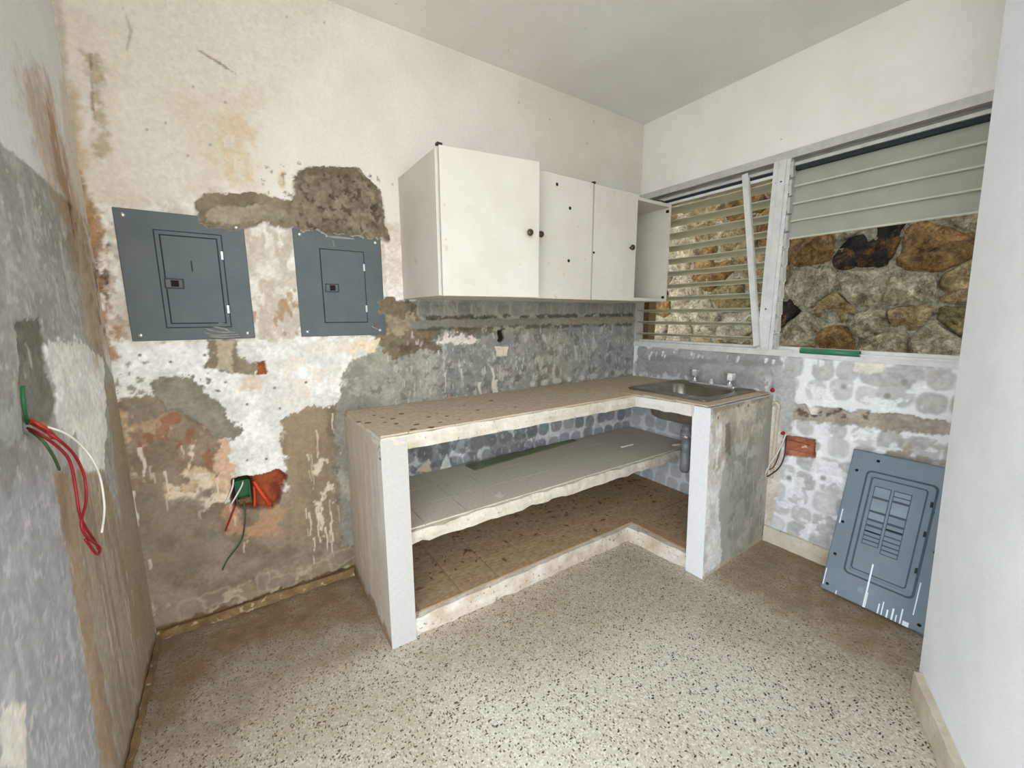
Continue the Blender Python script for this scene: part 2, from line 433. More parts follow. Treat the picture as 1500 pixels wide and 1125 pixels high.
class Painter:
    """a slab whose face is a fine grid carrying coats of paint (colour) and relief (height)"""
    def __init__(s, c00, c10, c01, c11, n, res, base, base2, uv, seed=1):
        s.c = [np.array(c, float) for c in (c00, c10, c01, c11)]; s.n = np.array(n, float)
        s.LU = np.linalg.norm(s.c[1]-s.c[0]); s.LV = np.linalg.norm(s.c[2]-s.c[0])
        s.nu = int(s.LU/res)+1; s.nv = int(s.LV/res)+1
        s.a, s.b = np.meshgrid(np.linspace(0, 1, s.nu), np.linspace(0, 1, s.nv), indexing='xy')
        s.U = s.a*s.LU; s.V = s.b*s.LV
        s.uv = uv; s.seed = seed
        f = fbm(s.U*3, s.V*3, seed)[..., None]
        s.col = lin(base)*(1-sstep(.3, .7, f))+lin(base2)*sstep(.3, .7, f)
        s.h = np.zeros(s.U.shape)
    def sub(s, P, m):
        P = np.array(P)
        i0 = np.searchsorted(s.U[0], P[:, 0].min()-m); i1 = np.searchsorted(s.U[0], P[:, 0].max()+m)
        j0 = np.searchsorted(s.V[:, 0], P[:, 1].min()-m); j1 = np.searchsorted(s.V[:, 0], P[:, 1].max()+m)
        return slice(j0, j1), slice(i0, i1)
    def patch(s, poly, c, c2=None, a=1.0, soft=.004, rag=.012, rs=22, cs=14, h=0.0, hr=0.0, px=True, thr=None, su=1, sv=1, grain=.55):
        P = [s.uv(*q) for q in poly] if px else poly
        m = soft+rag*2.5
        sl = s.sub(P, m)
        U, V = s.U[sl], s.V[sl]
        if U.size == 0: return
        s.seed += 3
        d = poly_sd(U, V, P)+rag*3.4*(fbm(U*rs, V*rs, s.seed)-.5)+rag*1.6*(fbm(U*rs*3.5, V*rs*3.5, s.seed+9, 3)-.5)
        k = (1-sstep(-soft, soft, d))*a
        f = fbm(U*cs*su, V*cs*sv, s.seed+1)
        if thr is not None:
            k = k*sstep(thr, thr+.06, f)
            f = fbm(U*cs, V*cs, s.seed+2)
        t = sstep(.35, .65, f)[..., None]
        cc = lin(c)*(1-t)+lin(c if c2 is None else c2)*t
        cc = cc*(1+grain*(fbm(U*75, V*75, s.seed+7, 3, .8)-.5))[..., None]
        s.col[sl] = s.col[sl]*(1-k[..., None])+cc*k[..., None]
        if h or hr:
            s.h[sl] = s.h[sl]*(1-k)+k*(h+hr*3.2*(fbm(U*34, V*34, s.seed+5, 4, .7)-.5))
    def dab(s, u, v, ru, rv, c, a=1.0, soft=.006, h=.0015, rag=.35, ring=None):
        m = max(ru, rv)*1.6
        sl = s.sub([(u-m, v-m), (u+m, v+m)], 0)
        U, V = s.U[sl], s.V[sl]
        if U.size == 0: return
        s.seed += 1
        r = (np.abs((U-u)/ru)**2.6+np.abs((V-v)/rv)**2.6)**(1/2.6)+rag*(fbm(U*28, V*28, s.seed)-.5)
        w = soft/min(ru, rv)
        k = (1-sstep(1-w, 1+w, r))*a
        f = sstep(.3, .7, fbm(U*45, V*45, s.seed+4))[..., None]
        cc = lin(c)*(.86+.26*f)
        s.col[sl] = s.col[sl]*(1-k[..., None])+cc*k[..., None]
        if ring is not None:
            kr = np.exp(-((r-1)/.12)**2)*a*.6
            s.col[sl] = s.col[sl]*(1-kr[..., None])+lin(ring)*kr[..., None]
        s.h[sl] = s.h[sl]+h*k
    def drip(s, u, v, L, w, c, a=.9):
        sl = s.sub([(u-w*2, v-L), (u+w*2, v)], .004)
        U, V = s.U[sl], s.V[sl]
        if U.size == 0: return
        t = np.clip((v-V)/L, 0, 1)
        ww = w*(1-.55*t)
        k = (1-sstep(ww*.5, ww*1.2, np.abs(U-u-w*.5*np.sin(V*60))))*((V < v) & (V > v-L))*a
        s.col[sl] = s.col[sl]*(1-k[..., None])+lin(c)*k[..., None]
    def drips(s, poly, n, c, L=(.02, .08), w=(.002, .006), a=.9):
        P = [s.uv(*q) for q in poly]; A = np.array(P)
        rnd = random.Random(s.seed+n)
        for _ in range(n*4):
            u = rnd.uniform(A[:, 0].min(), A[:, 0].max()); v = rnd.uniform(A[:, 1].min(), A[:, 1].max())
            if poly_sd(np.array([u]), np.array([v]), P)[0] < 0:
                s.drip(u, v, rnd.uniform(*L), rnd.uniform(*w), c, rnd.uniform(.4, 1)*a); n -= 1
            if n <= 0: break
    def line(s, pts, w, c, a=.9):
        P = [s.uv(*q) for q in pts]
        for p, q in zip(P, P[1:]):
            dx, dy = q[0]-p[0], q[1]-p[1]; l = math.hypot(dx, dy)+1e-9; nx, ny = -dy/l*w/2, dx/l*w/2
            s.patch([(p[0]+nx, p[1]+ny), (q[0]+nx, q[1]+ny), (q[0]-nx, q[1]-ny), (p[0]-nx, p[1]-ny)], c, a=a, soft=.003, rag=.003, px=False)
    def build(s, name, material, thick, parent=None, side=None):
        b, a = s.b[..., None], s.a[..., None]
        X = (s.c[0]*(1-a)+s.c[1]*a)*(1-b)+(s.c[2]*(1-a)+s.c[3]*a)*b
        X = X+s.n*s.h[..., None]
        nu, nv = s.nu, s.nv
        idx = np.arange(nu*nv).reshape(nv, nu)
        ring = np.concatenate([idx[0, :], idx[1:, -1], idx[-1, -2::-1], idx[-2:0:-1, 0]])
        V = X.reshape(-1, 3); nr = len(ring)
        R1 = V[ring]; R2 = R1-s.n*thick
        VV = np.concatenate([V, R1, R2])
        q = np.stack([idx[:-1, :-1], idx[:-1, 1:], idx[1:, 1:], idx[1:, :-1]], -1).reshape(-1, 4)
        k = np.arange(nr); k2 = (k+1) % nr; o1 = nu*nv; o2 = o1+nr
        sk = np.stack([o1+k2, o1+k, o2+k, o2+k2], -1)
        Q = np.concatenate([q, sk])
        du = s.c[1]-s.c[0]; dv = s.c[2]-s.c[0]
        if np.dot(np.cross(du, dv), s.n) < 0: Q = Q[:, ::-1]; back = (o2+k)
        else: back = (o2+k)[::-1]
        me = bpy.data.meshes.new(name)
        me.vertices.add(len(VV)); me.vertices.foreach_set('co', VV.astype(np.float32).ravel())
        nl = Q.size+nr
        me.loops.add(nl); me.loops.foreach_set('vertex_index', np.concatenate([Q.ravel(), back]).astype(np.int32))
        me.polygons.add(len(Q)+1)
        me.polygons.foreach_set('loop_start', np.concatenate([np.arange(len(Q))*4, [Q.size]]).astype(np.int32))
        me.update(calc_edges=True); me.validate()
        cs = s.col.reshape(-1, 3)
        sc = cs[ring] if side is None else np.tile(lin(side), (nr, 1))
        C = np.concatenate([cs, sc, sc]); C = np.concatenate([C, np.ones((len(C), 1))], 1)
        ca = me.color_attributes.new('coat', 'FLOAT_COLOR', 'POINT'); ca.data.foreach_set('color', C.astype(np.float32).ravel())
        sm = np.ones(len(Q)+1, bool); sm[len(q):] = False
        me.polygons.foreach_set('use_smooth', sm)
        return link(name, me, material, parent)

# ================================================================== THE ROOM
H = 2.646; XL = -2.906

# ---- back wall (plane y = 0) -------------------------------------------------
def uvb(px, py):
    p = at(1, 0, px, py); return (p[0]-XL, p[2])
b = Painter((XL, 0, 0), (0.0, 0, 0), (XL, 0, H), (0.0, 0, H), (0, -1, 0), .005, (230, 223, 212), (221, 213, 200), uvb, 11)
# discoloured paint, faint trowel marks and stains on the upper wall
b.patch([(60, -40), (520, -40), (480, 120), (300, 300), (110, 300)], (208, 197, 182), a=.5, soft=.12, rag=.1, rs=4)
b.patch([(100, 20), (170, 20), (190, 300), (130, 300)], (206, 190, 170), a=.45, soft=.06, rag=.05, rs=8)
b.patch([(128, 80), (140, 80), (162, 225), (143, 228)], (166, 146, 116), a=.75, soft=.012, rag=.02)
b.line([(132, 78), (134, 110), (136, 160), (139, 178)], .004, (112, 96, 78), .7)
b.line([(178, 5), (192, 45), (185, 78)], .004, (150, 140, 124), .6)
b.line([(288, 72), (322, 93), (348, 110)], .0045, (124, 104, 88), .8)
b.patch([(308, 175), (352, 160), (366, 270), (316, 275)], (208, 180, 134), a=.55, soft=.03, rag=.05, rs=16, thr=.42, cs=30, sv=.6)
b.patch([(270, 150), (365, 150), (375, 285), (280, 285)], (204, 186, 156), a=.45, soft=.05, rag=.06, rs=9)
b.patch([(405, 252), (417, 252), (416, 276), (407, 276)], (196, 164, 108), a=.6, soft=.008, rag=.01)
for q in ((308, 212), (283, 127), (275, 228), (243, 180), (420, 25), (475, 33), (700, 70), (760, 150), (805, 175), (860, 210), (870, 178), (385, 270), (575, 270), (330, 150), (215, 190)):
    u, v = uvb(*q); b.dab(u, v, .0035, .0045, (84, 74, 64), .65, soft=.003, h=0)
b.patch([(380, 245), (440, 240), (440, 300), (385, 290)], (120, 104, 88), a=.7, soft=.01, rag=.02, thr=.6, cs=50)
# mottled, scraped paint round the metal cabinets
b.patch([(120, 290), (170, 300), (300, 290), (590, 330), (590, 500), (440, 505), (150, 520)], (226, 218, 206), (196, 184, 168), a=.9, soft=.03, rag=.04, cs=16)
b.patch([(360, 330), (436, 335), (442, 495), (372, 495)], (190, 176, 158), a=.8, soft=.01, rag=.02, thr=.52, cs=22, sv=.5)
b.patch([(360, 430), (440, 420), (442, 500), (372, 500)], (160, 122, 84), a=.7, soft=.01, rag=.02, thr=.62, cs=24, sv=.5)
b.patch([(130, 300), (170, 310), (196, 500), (160, 520), (140, 420)], (150, 122, 92), a=.6, soft=.02, rag=.03, thr=.56, cs=26)
b.patch([(565, 340), (600, 340), (604, 445), (566, 445)], (236, 226, 216), (214, 200, 190), soft=.006, rag=.01)
# brown old render, low on the left
b.patch([(140, 600), (165, 592), (250, 575), (300, 600), (345, 690), (335, 720), (425, 720), (412, 660), (414, 606), (500, 590), (560, 600), (700, 990), (130, 990)], (148, 130, 110), (126, 108, 88), soft=.005, rag=.02, cs=9)
b.patch([(170, 600), (335, 620), (345, 760), (215, 760)], (196, 170, 140), (168, 140, 112), soft=.02, rag=.03, thr=.5, cs=15, sv=.9)
b.patch([(185, 640), (335, 640), (345, 740), (215, 740)], (216, 196, 172), soft=.02, rag=.03, thr=.57, cs=18, sv=.7)
b.patch([(200, 600), (320, 600), (320, 690), (200, 690)], (142, 92, 62), a=.7, soft=.02, rag=.03, thr=.58, cs=20, sv=.7)
b.patch([(320, 610), (345, 640), (345, 710), (318, 720)], (206, 170, 140), soft=.006, rag=.016, cs=30)
b.patch([(200, 730), (300, 720), (320, 830), (215, 850)], (122, 112, 98), (140, 126, 108), a=.8, soft=.02, rag=.03)
b.patch([(330, 740), (420, 745), (415, 785), (335, 780)], (178, 138, 108), a=.8, soft=.01, rag=.02, thr=.45)
b.patch([(410, 600), (500, 585), (510, 780), (430, 800)], (150, 130, 106), (134, 116, 94), a=.9, soft=.01, rag=.02, cs=12, sv=.4)
b.patch([(455, 680), (490, 670), (492, 780), (470, 790)], (206, 190, 166), soft=.008, rag=.02, thr=.52, cs=20, sv=.5)
b.patch([(480, 600), (505, 595), (560, 900), (505, 900)], (112, 102, 88), (134, 120, 100), a=.8, soft=.01, rag=.02)
b.drips([(170, 600), (500, 600), (510, 850), (210, 850)], 34, (212, 194, 168), (.01, .07), (.0015, .007), .8)
b.drips([(440, 590), (500, 590), (500, 800), (450, 800)], 16, (214, 200, 176), (.06, .22), (.003, .006))
b.patch([(180, 640), (200, 640), (222, 900), (205, 910)], (206, 194, 178), soft=.006, rag=.015, thr=.5, cs=14, sv=.25)
b.patch([(150, 600), (178, 600), (225, 905), (212, 930), (190, 900)], (142, 116, 88), a=.8, soft=.012, rag=.012)
for q, L, w in (((206, 655), .12, .009), ((174, 520), .1, .004), ((193, 720), .14, .007), ((196, 735), .12, .006), ((242, 690), .1, .004), ((318, 700), .08, .004)):
    u, v = uvb(*q); b.drip(u, v, L, w, (216, 202, 184), .95)
# grey render above the counter
b.patch([(492, 600), (500, 530), (555, 492), (585, 440), (950, 425), (950, 800), (500, 800)], (162, 156, 142), (138, 133, 122), soft=.006, rag=.025, cs=8)
b.patch([(640, 500), (790, 490), (780, 575), (640, 590)], (144, 143, 139), (128, 128, 126), a=.7, soft=.03, rag=.04)
b.patch([(820, 440), (950, 430), (950, 560), (840, 565)], (150, 155, 152), (132, 137, 135), a=.7, soft=.06, rag=.05)
b.patch([(740, 535), (830, 530), (830, 562), (740, 570)], (130, 112, 88), a=.7, soft=.02, rag=.03, thr=.45)
b.patch([(555, 448), (690, 446), (730, 470), (705, 498), (650, 482), (610, 512), (575, 526), (548, 505), (540, 488)], (126, 112, 90), (102, 90, 72), soft=.006, rag=.025, h=.005, hr=.007)
b.patch([(565, 455), (600, 458), (610, 478), (590, 490), (568, 488)], (168, 152, 126), (140, 126, 104), soft=.006, rag=.02, h=.008, hr=.006)
b.patch([(590, 440), (700, 444), (680, 458), (600, 462)], (92, 78, 60), a=.8, soft=.006, rag=.02, thr=.52, cs=26)
b.patch([(575, 505), (640, 495), (650, 515), (585, 520)], (98, 82, 64), a=.8, soft=.01, rag=.02, thr=.45)
# row of mortar dabs left by tiles, under the wall cabinets
for k in range(17):
    px = 622+k*19.2
    u, v = uvb(px, 453-.006*(px-620)); b.dab(u, v, .043, .05, (142+8*(k % 3)-4*(k % 2), 140+6*(k % 3)-4*(k % 2), 132+4*(k % 3)), .85, ring=(178, 172, 160))
b.patch([(605, 463), (935, 459), (935, 464), (605, 469)], (76, 70, 60), a=.8, soft=.005, rag=.008, thr=.4, cs=20)
b.patch([(600, 469), (940, 464), (940, 473), (600, 482)], (150, 143, 128), (134, 128, 114), soft=.004, rag=.006, su=.3, h=.004)
b.patch([(605, 481), (935, 473), (935, 477), (605, 486)], (82, 76, 66), a=.75, soft=.005, rag=.008, thr=.42, cs=20)
# lower rows of dabs: rubbed, low contrast
rnd = random.Random(5)
for r in range(3):
    for k in range(15):
        u = 1.33+k*.107+rnd.uniform(-.015, .015); v = 1.20-r*.105+rnd.uniform(-.012, .012)
        if u > 2.9: continue
        g = rnd.randint(-10, 10); b.dab(u, v, .047, .046, (146+g, 143+g, 132+g), rnd.uniform(.15, .5))
b.patch([(600, 485), (940, 475), (935, 560), (600, 590)], (190, 184, 172), a=.75, soft=.01, rag=.02, thr=.62, cs=26, sv=.55)
b.patch([(600, 485), (940, 475), (935, 560), (520, 600)], (104, 100, 92), a=.6, soft=.01, rag=.02, thr=.6, cs=22)
b.patch([(500, 540), (940, 475), (935, 560), (520, 600)], (176, 170, 156), a=.6, soft=.01, rag=.02, thr=.58, cs=34)
b.drips([(640, 490), (935, 478), (930, 545), (640, 575)], 80, (208, 204, 196), (.008, .045), (.002, .007), .9)
b.drips([(560, 520), (700, 500), (700, 590), (560, 600)], 45, (206, 198, 184), (.01, .05), (.002, .005))
b.patch([(640, 498), (655, 487), (690, 490), (700, 498), (690, 503), (640, 503)], (230, 216, 204), soft=.003, rag=.014, thr=.4, cs=40)
b.patch([(730, 484), (737, 482), (739, 496), (735, 505), (729, 500)], (38, 32, 28), soft=.003, rag=.008, h=-.012)
b.patch([(726, 508), (744, 508), (742, 521), (728, 521)], (222, 210, 192), soft=.003, rag=.006)
for q, L, w in (((722, 538), .16, .011), ((703, 560), .08, .013), ((726, 556), .1, .02), ((652, 545), .14, .004), ((676, 540), .08, .005)):
    u, v = uvb(*q); b.drip(u, v, L, w, (214, 204, 186), .95)
for k in range(9):
    u, v = uvb(780+k*18, 560-k*2.2); b.dab(u, v-.01, .02+.008*(k % 3), .018, (198, 192, 180), .85, h=.002)
b.patch([(655, 583), (690, 578), (692, 584), (655, 590)], (186, 140, 120), soft=.003, rag=.008)
# below the counter: blue-grey dabs in white mortar
b.patch([(560, 640), (960, 570), (960, 960), (560, 960)], (226, 226, 224), (202, 202, 200), soft=.02, rag=.02)
rnd = random.Random(9)
for r in range(8):
    for k in range(20):
        u = .86+k*.105+rnd.uniform(-.012, .012)+(r % 2)*.03; v = .06+r*.104+rnd.uniform(-.01, .01)
        if u > 2.9: continue
        g = rnd.randint(-9, 9)-int(max(0, (1.8-u))*10)
        b.dab(u, v, .046, .045, (142+g+rnd.randint(-8, 8), 146+g, 147+g), rnd.uniform(.7, 1))
b.patch([(580, 660), (790, 620), (790, 690), (590, 700)], (124, 125, 123), (104, 106, 106), a=.8, soft=.03, rag=.05, thr=.4, cs=12)
b.drips([(590, 660), (920, 600), (920, 640), (600, 690)], 60, (196, 194, 188), (.01, .05), (.002, .007))
b.patch([(610, 690), (628, 672), (632, 690)], (206, 190, 160), soft=.003, rag=.006)
b.patch([(640, 695), (655, 665), (662, 690)], (208, 206, 198), soft=.003, rag=.006)
b.patch([(592, 700), (700, 685), (700, 690), (592, 706)], (198, 186, 164), soft=.004, rag=.01)
# white plaster cross between the metal cabinets and the socket
b.patch([(150, 505), (300, 496), (440, 496), (548, 490), (552, 510), (505, 532), (494, 590), (415, 607), (408, 640), (418, 697), (340, 698), (338, 650), (330, 612), (290, 572), (220, 566), (160, 592)], (234, 229, 222), (216, 210, 202), soft=.004, rag=.02, cs=12, h=.003, hr=.002)
b.patch([(410, 500), (545, 495), (500, 560), (420, 600)], (226, 212, 196), a=.7, soft=.02, rag=.03, thr=.52, cs=16)
b.patch([(255, 545), (300, 540), (345, 600), (350, 640), (320, 600)], (70, 62, 56), a=.8, soft=.006, rag=.02, thr=.6, cs=45)
b.patch([(150, 530), (215, 530), (215, 590), (155, 590)], (120, 100, 82), a=.7, soft=.01, rag=.02, thr=.6, cs=45)
b.patch([(500, 500), (560, 495), (548, 515), (515, 530)], (226, 208, 180), soft=.004, rag=.014, thr=.42, cs=26)
b.patch([(355, 548), (385, 550), (385, 572), (352, 572)], (214, 178, 150), a=.6, soft=.006, rag=.012, thr=.45, sv=.4)
for q in ((300, 520), (402, 568), (410, 598), (362, 592), (390, 672), (362, 674), (330, 560), (250, 530), (205, 520), (448, 560)):
    u, v = uvb(*q); b.dab(u, v, .005, .005, (52, 44, 38), .9, soft=.003, h=0)
# grey cement smears
b.patch([(222, 562), (250, 552), (275, 549), (298, 572), (322, 588), (335, 610), (358, 630), (345, 645), (320, 643), (285, 615), (240, 598)], (146, 137, 122), (130, 122, 108), soft=.003, rag=.012, cs=10, h=.006, hr=.003)
b.patch([(180, 585), (222, 575), (235, 610), (190, 625)], (140, 126, 106), soft=.006, rag=.015, h=.003)
b.patch([(303, 496), (346, 496), (350, 520), (380, 535), (374, 552), (335, 548), (300, 540), (308, 515)], (146, 133, 112), (130, 117, 97), soft=.003, rag=.012, h=.006, hr=.004)
b.patch([(318, 498), (344, 498), (340, 546), (317, 540)], (178, 164, 138), soft=.004, rag=.01, h=.008)
b.patch([(375, 530), (388, 530), (391, 548), (376, 550)], (164, 96, 54), (130, 70, 38), soft=.003, rag=.008)
# rough mortar above the metal cabinets
b.patch([(289, 304), (300, 289), (340, 283), (385, 286), (437, 300), (442, 332), (415, 337), (390, 327), (345, 338), (305, 337), (289, 320)], (140, 127, 104), (122, 109, 88), soft=.003, rag=.012, h=.014, hr=.006)
b.patch([(305, 306), (380, 303), (420, 312), (410, 326), (345, 330), (306, 322)], (164, 151, 128), (146, 133, 110), soft=.005, rag=.016, h=.02, hr=.009)
b.patch([(435, 252), (455, 243), (520, 250), (553, 280), (560, 316), (567, 352), (520, 347), (440, 337), (412, 330), (430, 300)], (142, 130, 108), (116, 105, 86), soft=.003, rag=.013, cs=24, h=.022, hr=.022)
b.patch([(437, 256), (552, 256), (560, 345), (440, 335)], (80, 70, 56), a=.85, soft=.01, rag=.02, thr=.6, cs=40, h=.012)
b.patch([(433, 250), (525, 246), (556, 282), (566, 350), (560, 352), (548, 286), (520, 256), (440, 258)], (104, 94, 76), a=.8, soft=.004, rag=.01, h=.03, hr=.01)
b.patch([(545, 440), (575, 436), (600, 445), (590, 470), (565, 460)], (120, 106, 86), soft=.003, rag=.014, h=.01, hr=.008)
# corner rust
b.patch([(100, 240), (122, 250), (140, 330), (160, 440), (172, 525), (150, 530), (110, 300)], (160, 116, 70), (128, 88, 50), a=.85, soft=.012, rag=.022, thr=.36, cs=18, sv=.4)
b.patch([(95, 120), (112, 120), (130, 300), (112, 300)], (186, 158, 122), a=.7, soft=.015, rag=.015)
b.patch([(75, -20), (85, -20), (122, 300), (108, 300)], (176, 164, 140), a=.7, soft=.008, rag=.01)
b.patch([(128, 330), (150, 340), (165, 430), (150, 440)], (88, 66, 46), a=.8, soft=.008, rag=.015, thr=.58, cs=40)
# hole with broken clay round the socket
b.patch([(338, 700), (368, 699), (408, 690), (420, 698), (410, 736), (395, 746), (352, 744), (338, 735)], (164, 84, 52), (116, 56, 34), soft=.003, rag=.008, h=-.05)
b.patch([(340, 704), (370, 704), (370, 740), (342, 736)], (60, 46, 34), soft=.004, rag=.004, h=-.05)
# stones showing above the missing skirting, and its dirty bed
for k in range(10):
    u = .06+k*.082+.02*math.sin(k*5); b.dab(u, .10+.02*math.sin(k*3.3), .036+.012*(k % 3), .04+.01*math.sin(k*2), (150-6*(k % 3), 132-5*(k % 3), 108-4*(k % 2)), .6, ring=(190, 170, 142) if k % 3 else None, rag=.9)
b.patch([(200, 905), (600, 785), (620, 840), (210, 960)], (190, 170, 142), a=.6, soft=.01, rag=.02, thr=.58, cs=20)
b.patch([(0.0, -.02), (.9, -.02), (.9, .05), (0.0, .052)], (116, 90, 58), (88, 66, 42), soft=.004, rag=.012, px=False, h=-.004)
wall_back = tag(b.build('wall_back', M['coat'], .16), kind='structure')

# ---- left wall (plane x = XL) -------------------------------------------------
def uvl(px, py):
    p = at(0, XL, px, py); return (-p[1], p[2])
l = Painter((XL, 0, 0), (XL, -1.3, 0), (XL, 0, H), (XL, -1.3, H), (1, 0, 0), .006, (226, 225, 223), (218, 216, 213), uvl, 41)
gr = [uvl(*q) for q in ((0, 208), (35, 237), (70, 268), (107, 300), (128, 345), (140, 440), (152, 520))]
l.patch([(2.35, 2.0), (1.0, 1.78)]+gr+[(0.0, 1.1), (0.0, -.05), (2.35, -.05)], (176, 174, 168), (158, 155, 148), soft=.003, rag=.006, px=False, cs=7)
l.patch([(1.6, 1.0), (.70, 1.05), (.45, .6), (.42, -.05), (2.35, -.05), (2.35, 1.0)], (180, 181, 184), (166, 167, 170), a=.8, soft=.1, rag=.1, rs=5, px=False)
l.patch([(1.4, 1.7), (.2, 1.65), (.2, .0), (1.4, .0)], (150, 148, 142), a=.4, soft=.03, rag=.05, px=False, thr=.54, cs=16)
l.patch([(1.4, 1.7), (.2, 1.65), (.2, .0), (1.4, .0)], (206, 203, 198), a=.45, soft=.03, rag=.05, px=False, thr=.62, cs=20, su=1.6, sv=.6)
l.patch([(1.4, 1.7), (.2, 1.65), (.2, .0), (1.4, .0)], (206, 203, 196), a=.6, soft=.03, rag=.05, px=False, thr=.64, cs=44)
l.patch([(62, 505), (120, 500), (152, 530), (155, 640), (150, 740), (120, 690), (110, 640), (84, 636), (80, 570)], (246, 243, 238), (232, 228, 222), soft=.004, rag=.02, h=.002)
l.patch([(24, 470), (60, 470), (66, 540), (82, 585), (74, 624), (42, 616), (30, 580)], (134, 131, 120), (118, 114, 104), soft=.003, rag=.012, h=-.004, hr=.003)
l.patch([(0, 590), (34, 590), (34, 640), (0, 660)], (172, 174, 166), soft=.006, rag=.02)
l.patch([(0, 650), (32, 640), (30, 690), (14, 720), (0, 715)], (140, 138, 132), a=.8, soft=.006, rag=.02)
l.patch([(33, 588), (42, 590), (46, 640), (36, 634)], (104, 40, 26), (70, 26, 18), soft=.003, rag=.005, h=-.03)
# water stain down the corner
l.patch([(30, 110), (70, 120), (92, 200), (110, 290), (132, 370), (158, 470), (168, 525), (140, 532), (112, 400), (82, 290), (40, 165)], (184, 152, 116), (160, 124, 86), a=.6, soft=.06, rag=.05, cs=12, su=2, sv=.4)
l.patch([(60, 140), (76, 150), (110, 290), (128, 350), (112, 350), (84, 260)], (146, 104, 64), a=.6, soft=.03, rag=.03, cs=16, thr=.42, su=2, sv=.4)
l.patch([(100, 300), (125, 320), (150, 440), (160, 500), (138, 470), (112, 360)], (90, 66, 44), a=.8, soft=.01, rag=.015, thr=.52, cs=30, su=1.5, sv=.6)
l.patch([(85, 110), (104, 110), (150, 500), (130, 500)], (196, 176, 148), a=.55, soft=.02, rag=.02)
l.patch([(76, 690), (100, 690), (128, 860), (176, 1125), (148, 1125), (108, 860)], (176, 148, 114), (158, 128, 94), a=.8, soft=.012, rag=.01, sv=.3)
l.patch([(100, 690), (152, 690), (225, 925), (200, 1125), (176, 1125), (128, 860)], (176, 160, 136), (154, 136, 112), a=.9, soft=.008, rag=.012, su=3, sv=.3)
l.patch([(155, 560), (175, 560), (232, 925), (212, 1100), (200, 960), (170, 700)], (166, 146, 120), a=.8, soft=.015, rag=.012, su=3, sv=.3)
l.drips([(0, 210), (140, 330), (150, 520), (0, 560)], 34, (212, 207, 196), (.02, .07), (.002, .006), .6)
l.drips([(0, 680), (120, 680), (160, 1125), (0, 1125)], 34, (220, 217, 210), (.015, .06), (.002, .006), .6)
l.drips([(100, 690), (150, 690), (215, 930), (190, 1110)], 24, (216, 204, 186), (.04, .14), (.003, .007), .9)
l.patch([(5, 1030), (38, 1030), (36, 1125), (0, 1125)], (226, 220, 208), soft=.004, rag=.012)
l.patch([(0, .0), (1.4, .0), (1.4, .035), (0, .04)], (120, 94, 62), a=.8, soft=.01, rag=.02, px=False)
wall_left = tag(l.build('wall_left', M['coat'], .16), kind='structure')

# ---- window wall (plane x = 0), masonry under the window ------------------------
YR = -1.86; ZS = 1.105
def uvr(px, py):
    p = at(0, 0, px, py); return (-p[1], p[2])
w = Painter((0, 0, 0), (0, YR, 0), (0, 0, ZS), (0, YR, ZS), (-1, 0, 0), .005, (240, 240, 241), (230, 230, 231), uvr, 71)
rnd = random.Random(3)
for r in range(10):
    for k in range(17):
        u = .06+k*.113+rnd.uniform(-.014, .014)+(r % 2)*.02; v = .13+r*.102+rnd.uniform(-.012, .012)
        if .765 < v-.033*(u-1.1) < .875 and u > 1.0: continue
        if v > ZS-.04: continue
        g = rnd.randint(-9, 9)-(16 if u < 1.0 else 0)
        sx = rnd.choice((1, 1, 1, 1.35)); w.dab(u, v, .046*sx, .046*rnd.choice((1, 1, 1.2)), (184+g, 182+g, 179+g), rnd.uniform(.6, 1), ring=(172, 171, 168) if rnd.random() < .5 else None)
w.patch([(1175, 560), (1395, 560), (1390, 800), (1130, 780)], (240, 241, 243), a=.7, soft=.02, rag=.03, thr=.55, cs=12)
w.patch([(935, 508), (1140, 514), (1150, 548), (1125, 575), (930, 552)], (168, 167, 163), (150, 149, 146), a=.9, soft=.01, rag=.02, su=.5)
w.patch([(940, 522), (1130, 530), (1128, 536), (940, 528)], (140, 138, 134), a=.6, soft=.01, rag=.01)
w.patch([(935, 545), (1010, 550), (1010, 560), (935, 556)], (206, 206, 206), soft=.006, rag=.02, thr=.45, cs=24)
w.drips([(950, 512), (1400, 530), (1400, 536), (950, 520)], 28, (240, 240, 240), (.015, .04), (.006, .014))
w.patch([(1132, 540), (1166, 540), (1166, 600), (1158, 636), (1142, 640), (1134, 590)], (184, 182, 176), (170, 168, 162), soft=.005, rag=.012, h=.005)
w.patch([(1110, 545), (1132, 545), (1138, 590), (1118, 600)], (206, 204, 200), (160, 156, 150), soft=.006, rag=.02, thr=.4)
w.patch([(1125, 600), (1146, 590), (1142, 700), (1130, 775), (1116, 775)], (214, 202, 190), (196, 182, 168), soft=.006, rag=.012, h=.004)
w.patch([(1165, 592), (1400, 618), (1400, 642), (1165, 614)], (178, 168, 154), (156, 146, 132), soft=.004, rag=.014, h=-.012, hr=.008)
w.patch([(1165, 594), (1270, 604), (1270, 616), (1165, 610)], (96, 76, 62), a=.85, soft=.004, rag=.01, thr=.55, cs=30, h=-.02)
w.patch([(1182, 596), (1200, 598), (1196, 608), (1186, 608)], (224, 216, 206), soft=.003, rag=.006, h=.004)
w.patch([(1300, 640), (1400, 650), (1400, 665), (1310, 655)], (164, 158, 148), a=.7, soft=.008, rag=.02, thr=.4)
w.patch([(1290, 672), (1330, 655), (1345, 680), (1300, 690)], (166, 156, 142), soft=.006, rag=.02)
w.patch([(1345, 668), (1400, 672), (1400, 684), (1350, 680)], (158, 148, 134), a=.8, soft=.006, rag=.016)
w.patch([(1255, 520), (1300, 522), (1290, 545), (1250, 545)], (232, 226, 208), a=.9, soft=.008, rag=.015)
w.patch([(1340, 540), (1385, 545), (1385, 560), (1345, 560)], (186, 180, 172), a=.7, soft=.01, rag=.02)
